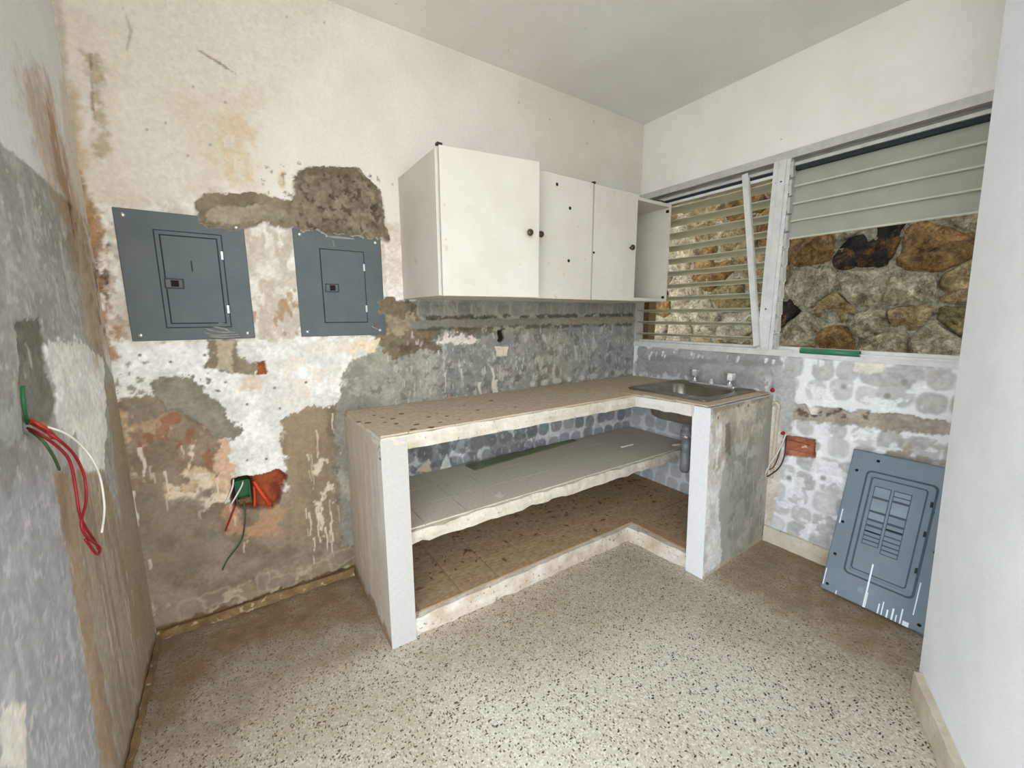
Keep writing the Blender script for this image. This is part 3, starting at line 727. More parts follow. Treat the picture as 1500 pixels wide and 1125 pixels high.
for q in ((1236, 566), (1156, 700), (1206, 700), (1325, 560), (1300, 580)):
    u, v = uvr(*q); w.dab(u, v, .012, .014, (150, 146, 142), .9)
w.patch([(1148, 637), (1194, 644), (1193, 671), (1148, 668)], (186, 122, 96), (152, 92, 68), soft=.002, rag=.004, h=-.02)
# under the counter
w.patch([(925, 590), (1110, 600), (1100, 800), (910, 760)], (206, 209, 214), a=.35, soft=.05, rag=.05)
w.patch([(900, 690), (1030, 730), (1030, 745), (900, 705)], (176, 160, 138), a=.8, soft=.01, rag=.025, thr=.4)
w.patch([(-.02, -.02), (2, -.02), (2, .03), (-.02, .03)], (150, 126, 96), a=.7, soft=.01, rag=.015, px=False)
wall_right = tag(w.build('wall_right', M['coat'], .16), kind='structure')
lintel = box('lintel', (0, .16, .16, YR, 2.178, H+.02), M['lintel'], wall_right)
box('wall_return', (0, .16, .16, .0, 0, 2.178), M['lintel'], wall_right)

bm = bmesh.new(); rough_box(bm, (XL+.001, -2.118, -.016, -.001, 0, .046), .02, .004, 22, 12)
tag(obj('baseboard_back', bm, M['skirting_bed']), kind='structure')
bm = bmesh.new(); rough_box(bm, (XL+.001, XL+.02, -1.28, -.018, 0, .028), .02, .004, 22, 14)
tag(obj('baseboard_left', bm, M['skirting_bed']), kind='structure')
# ---- ceiling, floor, slanting wall by the entrance --------------------------------
tag(box('ceiling', (-3.15, .42, .9, -3.3, H, H+.15), M['ceiling']), kind='structure')  # overhang beyond the window wall is an unseen eave added to dim outside
fl = Painter((-6.5, -6.2, 0), (.16, -6.2, 0), (-6.5, .16, 0), (.16, .16, 0), (0, 0, 1), .03, (0, 0, 0), (0, 0, 0), lambda px, py: tuple((at(2, 0, px, py)-np.array([-6.5, -6.2, 0]))[:2]), 5)
R1 = (255, 0, 0)
def grime(poly, a, soft, ch=0, rag=.06):
    k0 = fl.col.copy(); P = [fl.uv(*q) for q in poly]
    d = poly_sd(fl.U, fl.V, P)+rag*2*(fbm(fl.U*5, fl.V*5, 3)-.5)
    fl.col[..., ch] = np.maximum(fl.col[..., ch], (1-sstep(-soft, soft, d))*a)
grime([(200, 1125), (150, 900), (560, 820), (600, 945), (420, 1010), (330, 1125)], .85, .12)
grime([(200, 1125), (190, 900), (560, 800), (575, 900), (330, 960), (250, 1060)], .8, .07, 1)
grime([(580, 945), (920, 795), (930, 812), (700, 930)], .5, .06)
grime([(1030, 845), (1115, 780), (1225, 815), (1350, 915), (1345, 1000), (1240, 960), (1090, 880)], .9, .1)
grime([(1060, 840), (1115, 790), (1225, 825), (1345, 925), (1345, 990)], .45, .05, 1)
grime([(560, 960), (680, 900), (720, 940), (620, 1010)], .45, .1)
grime([(1110, 880), (1300, 930), (1330, 1010), (1250, 1010)], .45, .12)
grime([(590, 950), (920, 795), (1030, 850), (1345, 980), (1330, 1040), (1000, 905), (760, 1000)], .5, .15)
grime([(420, 1000), (620, 950), (640, 1125), (300, 1125)], .4, .2)
floor = tag(fl.build('floor', M['terrazzo'], .12), kind='structure')
tag(box('ground_outside', (-16, 16, -16, 16, -.3, -.13), M['ground']), kind='structure')

# slanting white wall: its arris stands in front of the window's far end
A0 = np.array([-.615, -1.828]); D0 = np.array([-.905, -.426]); D0 = D0/np.linalg.norm(D0); N0 = np.array([-D0[1], D0[0]])
if N0[1] < 0: N0 = -N0
A1 = A0+D0*1.25
bm = bmesh.new()
foot = [A0, A1, A1-N0*.16, np.array([-.55, -2.04]), np.array([.16, -2.04]), np.array([.16, YR]), np.array([-.5, YR])]
n_z = 60
_t = at(0, A0[0], 1457, 134); lean = (_t[1]-A0[1])/_t[2]*H
lowv = [bm.verts.new((p[0], p[1], 0)) for p in foot]
upv = [bm.verts.new((p[0]-.01, p[1]+lean*(1.0 if i in (0, 1) else 0.0), H)) for i, p in enumerate(foot)]
bm.faces.new(lowv); bm.faces.new(list(reversed(upv)))
for i in range(len(foot)):
    j = (i+1) % len(foot); bm.faces.new((lowv[i], upv[i], upv[j], lowv[j]))
bmesh.ops.recalc_face_normals(bm, faces=bm.faces)
wall_front = tag(obj('wall_front', bm, M['white_paint']), kind='structure')
bm = bmesh.new()
rough_box(bm, (0, 1.2, 0, .028, 0, .095), .03, .003, 20, 4)
Mx = Matrix(((D0[0], N0[0], 0, A0[0]+D0[0]*.03), (D0[1], N0[1], 0, A0[1]+D0[1]*.03), (0, 0, 1, 0), (0, 0, 0, 1)))
for v in bm.verts: v.co = Mx @ v.co
tag(obj('baseboard_front', bm, M['base_cream']), kind='structure')
bm = bmesh.new(); rough_box(bm, (-.022, .0, -1.03, YR, 0, .098), .03, .0025, 18, 8)
tag(obj('baseboard_right', bm, M['base_cream']), kind='structure')

# ================================================================== WINDOW
win = tag(empty('window_1', (0, 0, ZS)), kind='structure')
YM0, YM1 = -.895, -.975
box('frame_head', (-.012, .075, 0, YR, 2.138, 2.178), M['alu'], win)
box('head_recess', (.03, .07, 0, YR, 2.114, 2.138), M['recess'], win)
box('head_rail', (-.002, .06, 0, YR, 2.098, 2.114), M['alu'], win)
box('head_gap', (.012, .06, 0, YR, 2.078, 2.098), M['groove'], win)  # dark strip standing in for the shade of the gap under the rail
box('sash_rail', (-.002, .05, -.02, YM0, 2.062, 2.078), M['alu_white'], win)
bm = bmesh.new(); bx(bm, -.012, .075, 0, YR, ZS-.004, ZS+.018); bx(bm, -.004, .07, 0, YR, ZS+.018, ZS+.03); bx(bm, .03, .07, 0, YR, ZS+.03, ZS+.045)
obj('frame_sill', bm, M['alu_white'], win)
bm = bmesh.new(); bx(bm, -.006, .07, 0, -.02, ZS+.03, 2.098)
obj('frame_jamb', bm, M['alu'], win)
box('wooden_jamb', (.075, .16, .0, -.06, ZS, 2.178), M['wood'], win)
bm = bmesh.new(); bx(bm, -.018, .075, YM0, YM1+.018, ZS+.03, 2.138); bx(bm, -.010, .06, YM1+.018, YM1, ZS+.03, 2.138); bx(bm, -.022, -.018, YM0-.02, YM0-.026, ZS+.03, 2.138)
obj('mullion', bm, M['alu_white'], win)
for q in ((YM0-.02, 2.03), (YM0-.045, 2.03), (YM0-.03, 1.36)):
    bm = bmesh.new(); lathe(bm, ((0.0, 0.004), (.004, .003), (.004, -.002)), (-.018, q[0], q[1]), (-1, 0, 0), 8); obj('rivet', bm, M['groove'], win)
# glass-holding clips up the mullion beside the closed louvers
bm = bmesh.new()
bx(bm, -.012, .03, -.004, -.016, -.042, .036, .002); bx(bm, -.018, -.012, -.002, -.018, -.03, .01)
clip0 = obj('louver_clip', bm, M['alu'], win)
NCL = 11
for k in range(NCL):
    o = clip0 if k == 0 else clip0.copy()
    if k: COL.objects.link(o); o.parent = win; o.matrix_parent_inverse = clip0.matrix_parent_inverse.copy()
    o.location = (0, YM1, 1.185+k*.09); o.rotation_euler = (0, math.radians(-9), 0)
# open louvers, left sash
def slat_mesh(name, L, wd, th, m):
    bm = bmesh.new(); bx(bm, -wd/2, wd/2, 0, -L, -th/2, th/2, .0015)
    me = bpy.data.meshes.new(name); bm.to_mesh(me); bm.free(); me.materials.append(m); return me
meL = slat_mesh('louver_slat', -YM0-.022, .1, .006, M['louver']); meR = slat_mesh('louver_slat_closed', -YR+YM1-.005, .1, .008, M['louver_r'])
bm = bmesh.new(); bx(bm, .044, .0515, .0, YR-YM1+.006, -.0052, .0052, .001)  # pale strip along each closed slat's lower edge, a painted highlight
meE = bpy.data.meshes.new('slat_edge_highlight'); bm.to_mesh(meE); bm.free(); meE.materials.append(M['slat_edge_highlight'])
for k in range(11):
    o = link('louver_slat', meL, None, win); o.location = (.045, -.021, 2.03-k*.084); o.rotation_euler = (0, math.radians(12+random.uniform(-2, 2)), 0)
for k in range(4):
    o = link('louver_slat', meR, None, win); o.location = (.034, YM1-.003, 2.046-k*.0885); o.rotation_euler = (0, math.radians(103), 0)
    tag(o, 'closed frosted glass louver slat')
    eo = link('slat_edge_highlight', meE, None); eo.parent = o
# operator lever on the mullion
bm = bmesh.new(); bx(bm, -.026, -.016, YM0+.012, YM0+.002, 1.275, 1.345, .002)
tube_bm(bm, [(-.024, YM0+.008, 1.32), (-.03, YM0+.05, 1.325), (-.032, YM0+.065, 1.31), (-.034, YM0+.085, 1.29), (-.034, YM0+.095, 1.285)], .006)
obj('operator_lever', bm, M['alu'], win)
# loose aluminium strip leaning in the left sash
p0 = at(0, -.034, 1091, 255); p1 = at(0, -.034, 1108, 507)
bm = bmesh.new()
dv = Vector(p0)-Vector(p1); Lr = dv.length; dv.normalize()
sx = Vector((1, 0, 0)); sy = dv.cross(sx).normalized()
MM = Matrix(((sx.x, sy.x, dv.x, p1[0]), (sx.y, sy.y, dv.y, p1[1]), (sx.z, sy.z, dv.z, p1[2]), (0, 0, 0, 1)))
bx(bm, -.003, .003, -.016, .016, 0, Lr, .001, MM); bx(bm, -.003, .016, -.018, -.014, 0, Lr-.02, 0, MM)
tag(obj('aluminium_strip', bm, M['alu_white']), 'loose white aluminium strip leaning across the open louvers', 'metal strip')

# ================================================================== STONE WALL OUTSIDE
XS = .95
wall_out = tag(box('wall_outside', (XS-.008, XS+.35, -4.2, 3.0, -.14, 3.5), M['mortar']), kind='structure')  # unseen upper part raised to cut the daylight in the gap
def st(px, py): q = at(0, XS, px, py); return (q[1], q[2])
seeds = [(st(1270, 360), 'stone_dark'), (st(1366, 368), 'stone_orange'), (st(1415, 425), 'stone_tan'), (st(1188, 355), 'stone_orange'),
         (st(1185, 425), 'stone_grey'), (st(1262, 428), 'stone_grey'), (st(1335, 430), 'stone_grey'), (st(1335, 462), 'stone_tan'), (st(1225, 497), 'stone_orange'), (st(1170, 480), 'stone_grey'), (st(1275, 478), 'stone_grey'),
         (st(1290, 505), 'stone_grey'), (st(1375, 490), 'stone_grey'), (st(1400, 470), 'stone_olive'), (st(1225, 455), 'stone_tan'), (st(1150, 460), 'stone_dark')]
rnd = random.Random(21)
pts = [s_[0] for s_ in seeds]; mats = [s_[1] for s_ in seeds]
gy = -3.4
while gy < 2.3:
    gz = -.0
    while gz < 3.05:
        c = (gy+rnd.uniform(-.09, .09), gz+rnd.uniform(-.08, .08))
        if all((c[0]-q[0])**2+(c[1]-q[1])**2 > .19**2 for q in pts):
            pts.append(c); mats.append(rnd.choice(('stone_grey', 'stone_grey', 'stone_tan', 'stone_tan', 'stone_olive', 'stone_orange')))
        gz += .24
    gy += .26
def cell(i):
    c = pts[i]; poly = [(c[0]-.4, c[1]-.4), (c[0]+.4, c[1]-.4), (c[0]+.4, c[1]+.4), (c[0]-.4, c[1]+.4)]
    for j, q in enumerate(pts):
        if j == i: continue
        dx, dy = q[0]-c[0], q[1]-c[1]; d2 = dx*dx+dy*dy
        if d2 > .7: continue
        mx, my = c[0]+dx/2, c[1]+dy/2; l_ = math.sqrt(d2)
        out = []
        for a, e in zip(poly, poly[1:]+poly[:1]):
            da = ((a[0]-mx)*dx+(a[1]-my)*dy)/l_+.005; de = ((e[0]-mx)*dx+(e[1]-my)*dy)/l_+.005
            if da <= 0: out.append(a)
            if (da <= 0) != (de <= 0):
                t = da/(da-de); out.append((a[0]+(e[0]-a[0])*t, a[1]+(e[1]-a[1])*t))
        poly = out
        if len(poly) < 3: return None
    return poly
def radial(poly, c, a):
    dx, dy = math.cos(a), math.sin(a); best = None
    for p, q in zip(poly, poly[1:]+poly[:1]):
        ex, ey = q[0]-p[0], q[1]-p[1]; den = dx*ey-dy*ex
        if abs(den) < 1e-9: continue
        t = ((p[0]-c[0])*ey-(p[1]-c[1])*ex)/den; s_ = ((p[0]-c[0])*dy-(p[1]-c[1])*dx)/den
        if t > 0 and -1e-6 <= s_ <= 1+1e-6: best = t if best is None else min(best, t)
    return best or .05
for i, c in enumerate(pts):
    if not (-2.6 < c[0] < 1.5 and .75 < c[1] < 2.95): continue
    poly = cell(i)
    if not poly: continue
    n = 30; R = [radial(poly, c, 2*math.pi*k/n) for k in range(n)]
    R = [(R[k-1]+2*R[k]+R[(k+1) % n])/4 for k in range(n)]
    bulge = rnd.uniform(.02, .045)
    bm = bmesh.new(); rings = []
    for f, hgt in ((1.04, -.3), (1.01, .1), (.92, .6), (.75, .85), (.5, .95), (.25, 1.0)):
        ring = []
        for k in range(n):
            a = 2*math.pi*k/n
            y, z = c[0]+math.cos(a)*R[k]*f, c[1]+math.sin(a)*R[k]*f
            d = mnoise.noise(Vector((y*8, z*8, i)))*.036+mnoise.noise(Vector((y*19, z*19, i)))*.022+mnoise.noise(Vector((y*45, z*45, i)))*.008
            ring.append(bm.verts.new((XS-bulge*hgt-(d if hgt > 0 else 0), y, z)))
        rings.append(ring)
    top = bm.verts.new((XS-bulge, c[0], c[1]))
    for A, B in zip(rings, rings[1:]):
        for k in range(n): bm.faces.new((A[k], A[(k+1) % n], B[(k+1) % n], B[k]))
    for k in range(n): bm.faces.new((rings[-1][k], rings[-1][(k+1) % n], top))
    bmesh.ops.recalc_face_normals(bm, faces=bm.faces)
    obj('stone', bm, M[mats[i]], wall_out, smooth=True)

# ================================================================== MASONRY COUNTER
cnt = tag(empty('masonry_counter', (-1.3, -.3, 0)), 'L-shaped whitewashed masonry counter with tiled shelf and base under it', 'counter')
XA, YD, XB, YE = -2.112, -.597, -.69, -1.03
def ztop(x, y): return .866+.017*min(1, -y/.6)
# left end panel (painted slab) facing the entrance
def uvx(px, py): return (0, 0)
e = Painter((XA, YD, 0), (XA, -.004, 0), (XA, YD, .872), (XA, -.004, .846), (-1, 0, 0), .008, (206, 200, 190), (186, 178, 166), uvx, 91)
e.patch([(-.02, .0), (.7, 0), (.7, .9), (-.02, .9)], (190, 176, 158), a=.7, soft=.02, rag=.02, thr=.45, cs=10, su=2.5, sv=.25, px=False)
e.patch([(.25, .2), (.7, .1), (.7, .9), (.3, .9)], (206, 188, 164), a=.6, soft=.1, rag=.1, thr=.4, cs=8, su=3, sv=.3, px=False)
e.patch([(.0, .77), (.05, .80), (.03, .84), (0, .85)], (60, 48, 40), a=.9, soft=.004, rag=.02, thr=.45, cs=60, px=False)
e.patch([(-.1, -.1), (.7, -.1), (.7, .04), (-.1, .05)], (140, 112, 80), a=.8, soft=.03, rag=.04, px=False)
e.build('left_end_panel', M['coat'], .102, cnt, side=(184, 180, 173))
# right end panel with grey cement face
def uve(px, py):
    p = at(1, -1.02, px, py); return (p[0]+.66, p[2])
e = Painter((-.664, -1.043, 0), (-.003, -1.03, 0), (-.616, -.990, .874), (-.003, -1.003, .874), (0, -1, 0),   .006, (190, 186, 175), (168, 164, 152), uve, 121)
e.patch([(1025, 590), (1058, 600), (1062, 680), (1052, 720), (1052, 820), (1040, 850), (1020, 860)], (228, 226, 222), (208, 202, 192), soft=.006, rag=.014)
e.patch([(1043, 595), (1130, 575), (1120, 640), (1070, 660), (1046, 700)], (206, 196, 180), (176, 162, 142), a=.9, soft=.02, rag=.03, thr=.3, cs=14, su=2.2, sv=.3)
e.patch([(1044, 594), (1132, 574), (1132, 584), (1046, 608)], (150, 132, 110), a=.8, soft=.006, rag=.01, thr=.42)
e.patch([(1065, 640), (1120, 600), (1115, 780), (1065, 820)], (168, 164, 148), (140, 138, 124), a=.7, soft=.03, rag=.04, thr=.42, cs=14)
e.patch([(1064, 625), (1072, 620), (1072, 680), (1064, 690)], (112, 100, 88), a=.7, soft=.006, rag=.01, thr=.4)
e.drips([(1070, 620), (1122, 600), (1118, 760), (1070, 760)], 22, (214, 210, 202), (.03, .1), (.003, .007))
e.patch([(1020, 845), (1112, 785), (1116, 800), (1030, 862)], (186, 166, 138), a=.8, soft=.01, rag=.02)
for q in ((1054, 614), (1085, 596), (1100, 595)):
    u, v = uve(*q); e.dab(u, v, .006, .006, (64, 50, 42), .9, soft=.003, h=0)
e.build('right_end_panel', M['coat'], .096, cnt, side=(216, 217, 218))
# countertop slab: pieces round the sink opening
SX0, SX1, SY0, SY1 = -.475, -.105, -.475, -.885
def warp_top(p):
    return Vector((p.x, p.y, p.z+ztop(p.x, p.y)-.866))
bm = bmesh.new()
rough_box(bm, (XA, XB+.0, YD, -.003, .804, .864), .034, .0045, 16, 1, warp_top)
obj('countertop_slab', bm, M['slab'], cnt)
bm = bmesh.new()
rough_box(bm, (XB, -.003, SY0, -.003, .804, .8635), .05, .001, 16, 2, warp_top)
rough_box(bm, (XB, SX0, -.905, SY0, .804, .8635), .036, .0035, 16, 3, lambda p: warp_top(Vector((p.x+max(0, -p.y-.6)*.16, p.y, p.z))))
rough_box(bm, (SX0, -.003, -.905, SY1, .804, .8635), .05, .002, 16, 4, warp_top)
rough_box(bm, (SX1, -.003, SY1, SY0, .804, .8635), .05, .001, 16, 5, warp_top)
obj('sink_slab', bm, M['legface'], cnt)
# shelf and base
bm = bmesh.new(); rough_box(bm, (XA+.1, -.004, -.565, -.004, .402, .459), .03, .0085, 13, 6)
shelf = obj('shelf_slab', bm, M['slab'], cnt)
bm = bmesh.new()
rough_box(bm, (XA+.1, -.004, -.59, -.004, 0, .088), .034, .006, 14, 7)
rough_box(bm, (XB, -.004, -.945, -.57, 0, .088), .034, .005, 14, 9, lambda p: Vector((p.x+max(0, -p.y-.6)*.1, p.y, p.z)))
base = obj('base_slab', bm, M['kerb'], cnt)
# tiles laid on countertop, shelf and base
TS = .2
bm = bmesh.new(); bx(bm, -.5, .5, -.5, .5, -.5, .5); tmesh = {}
for key in ('tile_top', 'tile_mid', 'tile_low'):
    me = bpy.data.meshes.new(key); bm.to_mesh(me); me.materials.append(M[key]); tmesh[key] = me
bm.free()
rnd = random.Random(12)
def lay(x0, x1, y0, y1, zf, key, parent, hole=None, off=0.0, th=.007):
    xs = [x0]; k = math.floor((x0-off)/TS)+1
    while off+k*TS < x1-.01: xs.append(off+k*TS) if off+k*TS > x0+.01 else None; k += 1
    xs.append(x1)
    n = max(1, round((y1-y0)/TS)); ys = [y0+(y1-y0)*j/n for j in range(n+1)]
    for a, c in zip(xs, xs[1:]):
        for d, e_ in zip(ys, ys[1:]):
            cx, cy = (a+c)/2, (d+e_)/2
            o = bpy.data.objects.new('tile', tmesh[key]); COL.objects.link(o)
            o.scale = (c-a-.003, e_-d-.003, th)
            o.location = (cx, cy, zf(cx, cy)+rnd.uniform(-.0006, .0006))
            o.rotation_euler = (math.atan((zf(cx, e_)-zf(cx, d))/(e_-d)), 0, 0)
            o.parent = parent; o.matrix_parent_inverse = wm(parent).inverted()
top_parent = [o for o in cnt.children if o.name == 'countertop_slab'][0]; sink_parent = [o for o in cnt.children if o.name == 'sink_slab'][0]
zt = lambda x, y: ztop(x, y)+.0015
lay(XA+.004, XB-.005, YD+.010, -.004, zt, 'tile_top', top_parent)
lay(XB-.004, -.006, SY0+.003, -.004, zt, 'tile_top', sink_parent)
lay(XB+.012, SX0-.002, SY0-.14, SY0, zt, 'tile_top', sink_parent)
for k in range(2):
    y1 = SY0-.142-.185*k; lay(XB+.016+.02*(k+1), SX0-.002, y1-.183, y1, zt, 'tile_top', sink_parent)
lay(SX0, -.006, -.985, SY1-.003, zt, 'tile_top', sink_parent)
lay(SX1+.002, -.006, SY1, SY0, zt, 'tile_top', sink_parent)
lay(XA+.106, -.006, -.545, -.006, lambda x, y: .4625, 'tile_mid', shelf, off=.07)
lay(XA+.106, -.006, -.565, -.006, lambda x, y: .0925, 'tile_low', base, off=.02)
lay(XB+.055, -.006, -.922, -.567, lambda x, y: .0925, 'tile_low', base, off=.02)

# ================================================================== SINK
sk = tag(empty('kitchen_sink', (-.29, -.67, .89)), 'stained stainless steel drop-in sink set into the end of the masonry counter', 'sink')
zr = .8935
bm = bmesh.new()
outer = rrect(-.56, -.028, -.93, -.415, .03, 5); inner = rrect(-.47, -.15, -.872, -.49, .07, 5)
loops = []
def ringv(pts2, z): return [bm.verts.new((x, y, z)) for x, y in pts2]
def shrink(p2, k): 
    cx = (-.47-.15)/2; cy = (-.872-.49)/2; return [(cx+(x-cx)*k, cy+(y-cy)*k) for x, y in p2]
for z, p2 in ((zr-.006, outer), (zr+.002, [(x*1.0, y) for x, y in outer]), (zr+.003, rrect(-.552, -.036, -.922, -.423, .028, 5)), (zr-.001, rrect(-.545, -.042, -.915, -.43, .026, 5)),
              (zr, shrink(inner, 1.03)), (zr-.004, inner), (zr-.13, shrink(inner, .985)), (zr-.165, shrink(inner, .94)), (zr-.18, shrink(inner, .8)), (zr-.185, shrink(inner, .2))):
    loops.append(ringv(p2, z))
for A, B in zip(loops, loops[1:]):
    n = len(A)
    for k in range(n): bm.faces.new((A[k], A[(k+1) % n], B[(k+1) % n], B[k]))
bm.faces.new(loops[-1])
bmesh.ops.recalc_face_normals(bm, faces=bm.faces)
bowl = obj('basin', bm, M['inox'], sk, smooth=True)
md = bowl.modifiers.new('thickness', 'SOLIDIFY'); md.thickness = .0016; md.offset = -1
bm = bmesh.new(); lathe(bm, ((0.0, .002), (.02, .002), (.036, .006), (.038, .0)), (-.31, -.681, zr-.184), (0, 0, 1)); obj('drain', bm, M['chrome'], sk, True)
bm = bmesh.new(); cx, cy = -.31, -.681
lathe(bm, ((.045, 0), (.045, -.02), (.03, -.03), (.03, -.07), (.037, -.072), (.037, -.1), (.026, -.102), (.026, -.2), (.03, -.2), (.03, -.31), (.02, -.33), (0, -.332)), (cx, cy, zr-.185), (0, 0, 1), 18)
dp = obj('drain_pipe', bm, M['pipe'], sk, True)
bm = bmesh.new(); lathe(bm, ((.028, 0), (.036, .0), (.038, -.014), (.036, -.028), (.028, -.028)), (cx, cy, zr-.27), (0, 0, 1), 12); obj('lock_nut', bm, M['chrome'], dp, True)
# faucet without spout
fc = tag(empty('faucet', (-.085, -.68, zr)), 'chrome two-handle faucet base without spout on the sink rim', 'faucet')
bm = bmesh.new(); bx(bm, -.105, -.06, -.83, -.535, zr-.002, zr+.016, .006); obj('base_plate', bm, M['chrome'], fc, True)
bm = bmesh.new(); lathe(bm, ((.024, 0), (.02, .012), (.012, .018), (.012, .028), (0, .03)), (-.083, -.68, zr+.014), (0, 0, 1)); obj('spout_stub', bm, M['chrome'], fc, True)
for y in (-.565, -.792):
    bm = bmesh.new(); lathe(bm, ((.02, 0), (.016, .01), (.011, .016), (.010, .034), (.016, .036)), (-.083, y, zr+.014), (0, 0, 1)); st_ = obj('handle_stem', bm, M['chrome'], fc, True)
    bm = bmesh.new(); prof = [(.018, 0), (.031, .005), (.033, .036), (.028, .046), (0, .048)]; lathe(bm, prof, (-.083, y, zr+.046), (0, 0, 1), 8); obj('handle', bm, M['chrome'], fc)

# ================================================================== WALL CABINETS
ZB, ZT, YF = 1.412, 1.988, -.44
def uv_(px, py, y): return at(1, y, px, py)
ca = tag(empty('wall_cabinet', (-1.36, -.2, ZB)), 'cream wall cabinet with two doors, one of them ajar', 'cabinet')
XA0, XA1, XB1 = -1.79, -.925, -.25
def carcass(par, x0, x1, top_w=0.0):
    t = .018
    box('side_panel', (x0, x0+t, -.003, YF, ZB, ZT), M['cab'], par, .001); box('side_panel', (x1-t, x1, -.003, YF, ZB, ZT), M['cab'], par, .001)
    box('bottom_panel', (x0+t, x1-t, -.003, YF, ZB, ZB+t), M['cab'], par, .001); box('top_panel', (x0+t, x1-t, -.003, YF, ZT-t, ZT), M['cab'], par, .001)
    box('back_panel', (x0+t, x1-t, -.003, -.012, ZB+t, ZT-t), M['cab_in'], par)
carcass(ca, XA0, XA1)
def knob(par, x, y, z, n=(0, -1, 0)):
    bm = bmesh.new(); lathe(bm, ((.006, 0), (.006, .01), (.012, .013), (.015, .019), (.013, .025), (.006, .027), (0, .026)), (x, y, z), n, 14)
    return obj('knob', bm, M['knob'], par, True)
def hole(par, x, y, z, r=.007):
    bm = bmesh.new(); lathe(bm, ((r, -.002), (r*1.05, .0008), (r*.9, .0010), (0, .0010)), (x, y, z), (0, -1, 0), 10)
    return obj('screw_hole', bm, M['dark'], par, True)
# door 1: hinged at the left side, a little open
ang = math.radians(9.5); Dw = .452
bm = bmesh.new(); bx(bm, 0, Dw, 0, -.018, ZB-.002, ZT+.006, .0015)
d1 = obj('door', bm, M['cab'], ca)
Md = Matrix.Translation((XA0+.012, YF-.004, 0)) @ Matrix.Rotation(-ang, 4, 'Z')
d1.data.transform(Md)
kp = Md @ Vector((Dw-.055, -.018, 1.69)); knob(d1, kp.x, kp.y, kp.z, (-math.sin(ang), -math.cos(ang), 0))
# door 2
d2 = box('door', (XA0+.012+Dw*.985, XA1-.004, YF-.003, YF-.021, ZB-.002, ZT+.004), M['cab'], ca, .0015)
q = uv_(789, 344, YF-.021); knob(d2, q[0], YF-.021, q[2])
for px, py in ((816, 270), (835, 305), (833, 382)):
    q = uv_(px, py, YF-.021); hole(d2, q[0], YF-.0208, q[2], .008)
for x in (XA0+.014, ):
    bm = bmesh.new(); bx(bm, x-.012, x+.012, YF-.022, YF-.002, ZT+.006, ZT+.016, .002); obj('hinge', bm, M['knob'], ca)
cb = tag(empty('wall_cabinet', (-.59, -.2, ZB)), 'narrower cream wall cabinet with one door and an open bay by the window', 'cabinet')
carcass(cb, XA1+.003, XB1)
xm = -.583
box('partition', (xm-.018, xm, -.012, YF, ZB+.018, ZT-.018), M['cab_in'], cb)
d3 = box('door', (XA1+.008, xm, YF-.003, YF-.021, ZB-.002, ZT+.002), M['cab'], cb, .0015)
q = uv_(923, 363, YF-.021); knob(d3, q[0], YF-.021, q[2])
q = uv_(870, 370, YF-.021); hole(d3, q[0], YF-.0208, q[2], .006)
bm = bmesh.new(); bx(bm, XA1-.004, XA1+.012, YF-.022, YF-.002, ZT+.004, ZT+.014, .002); obj('hinge', bm, M['knob'], cb)
for z in (ZT-.04, ZB+.025):
    bm = bmesh.new(); bx(bm, XB1-.026, XB1-.018, YF+.004, YF+.02, z-.008, z+.008, .001); obj('hinge_hole', bm, M['dark'], cb)
tag(tube('thin_cable', [(-.62, YF+.03, ZT+.004), (-.5, YF+.07, ZT+.02), (-.4, YF+.06, ZT+.012), (-.3, YF+.04, ZT+.024), (-.262, YF+.03, ZT+.006), (-.26, YF+.05, ZT+.004)], .0035, M['black_wire']), 'thin dark cable lying on top of the cabinet by the window', 'cable')

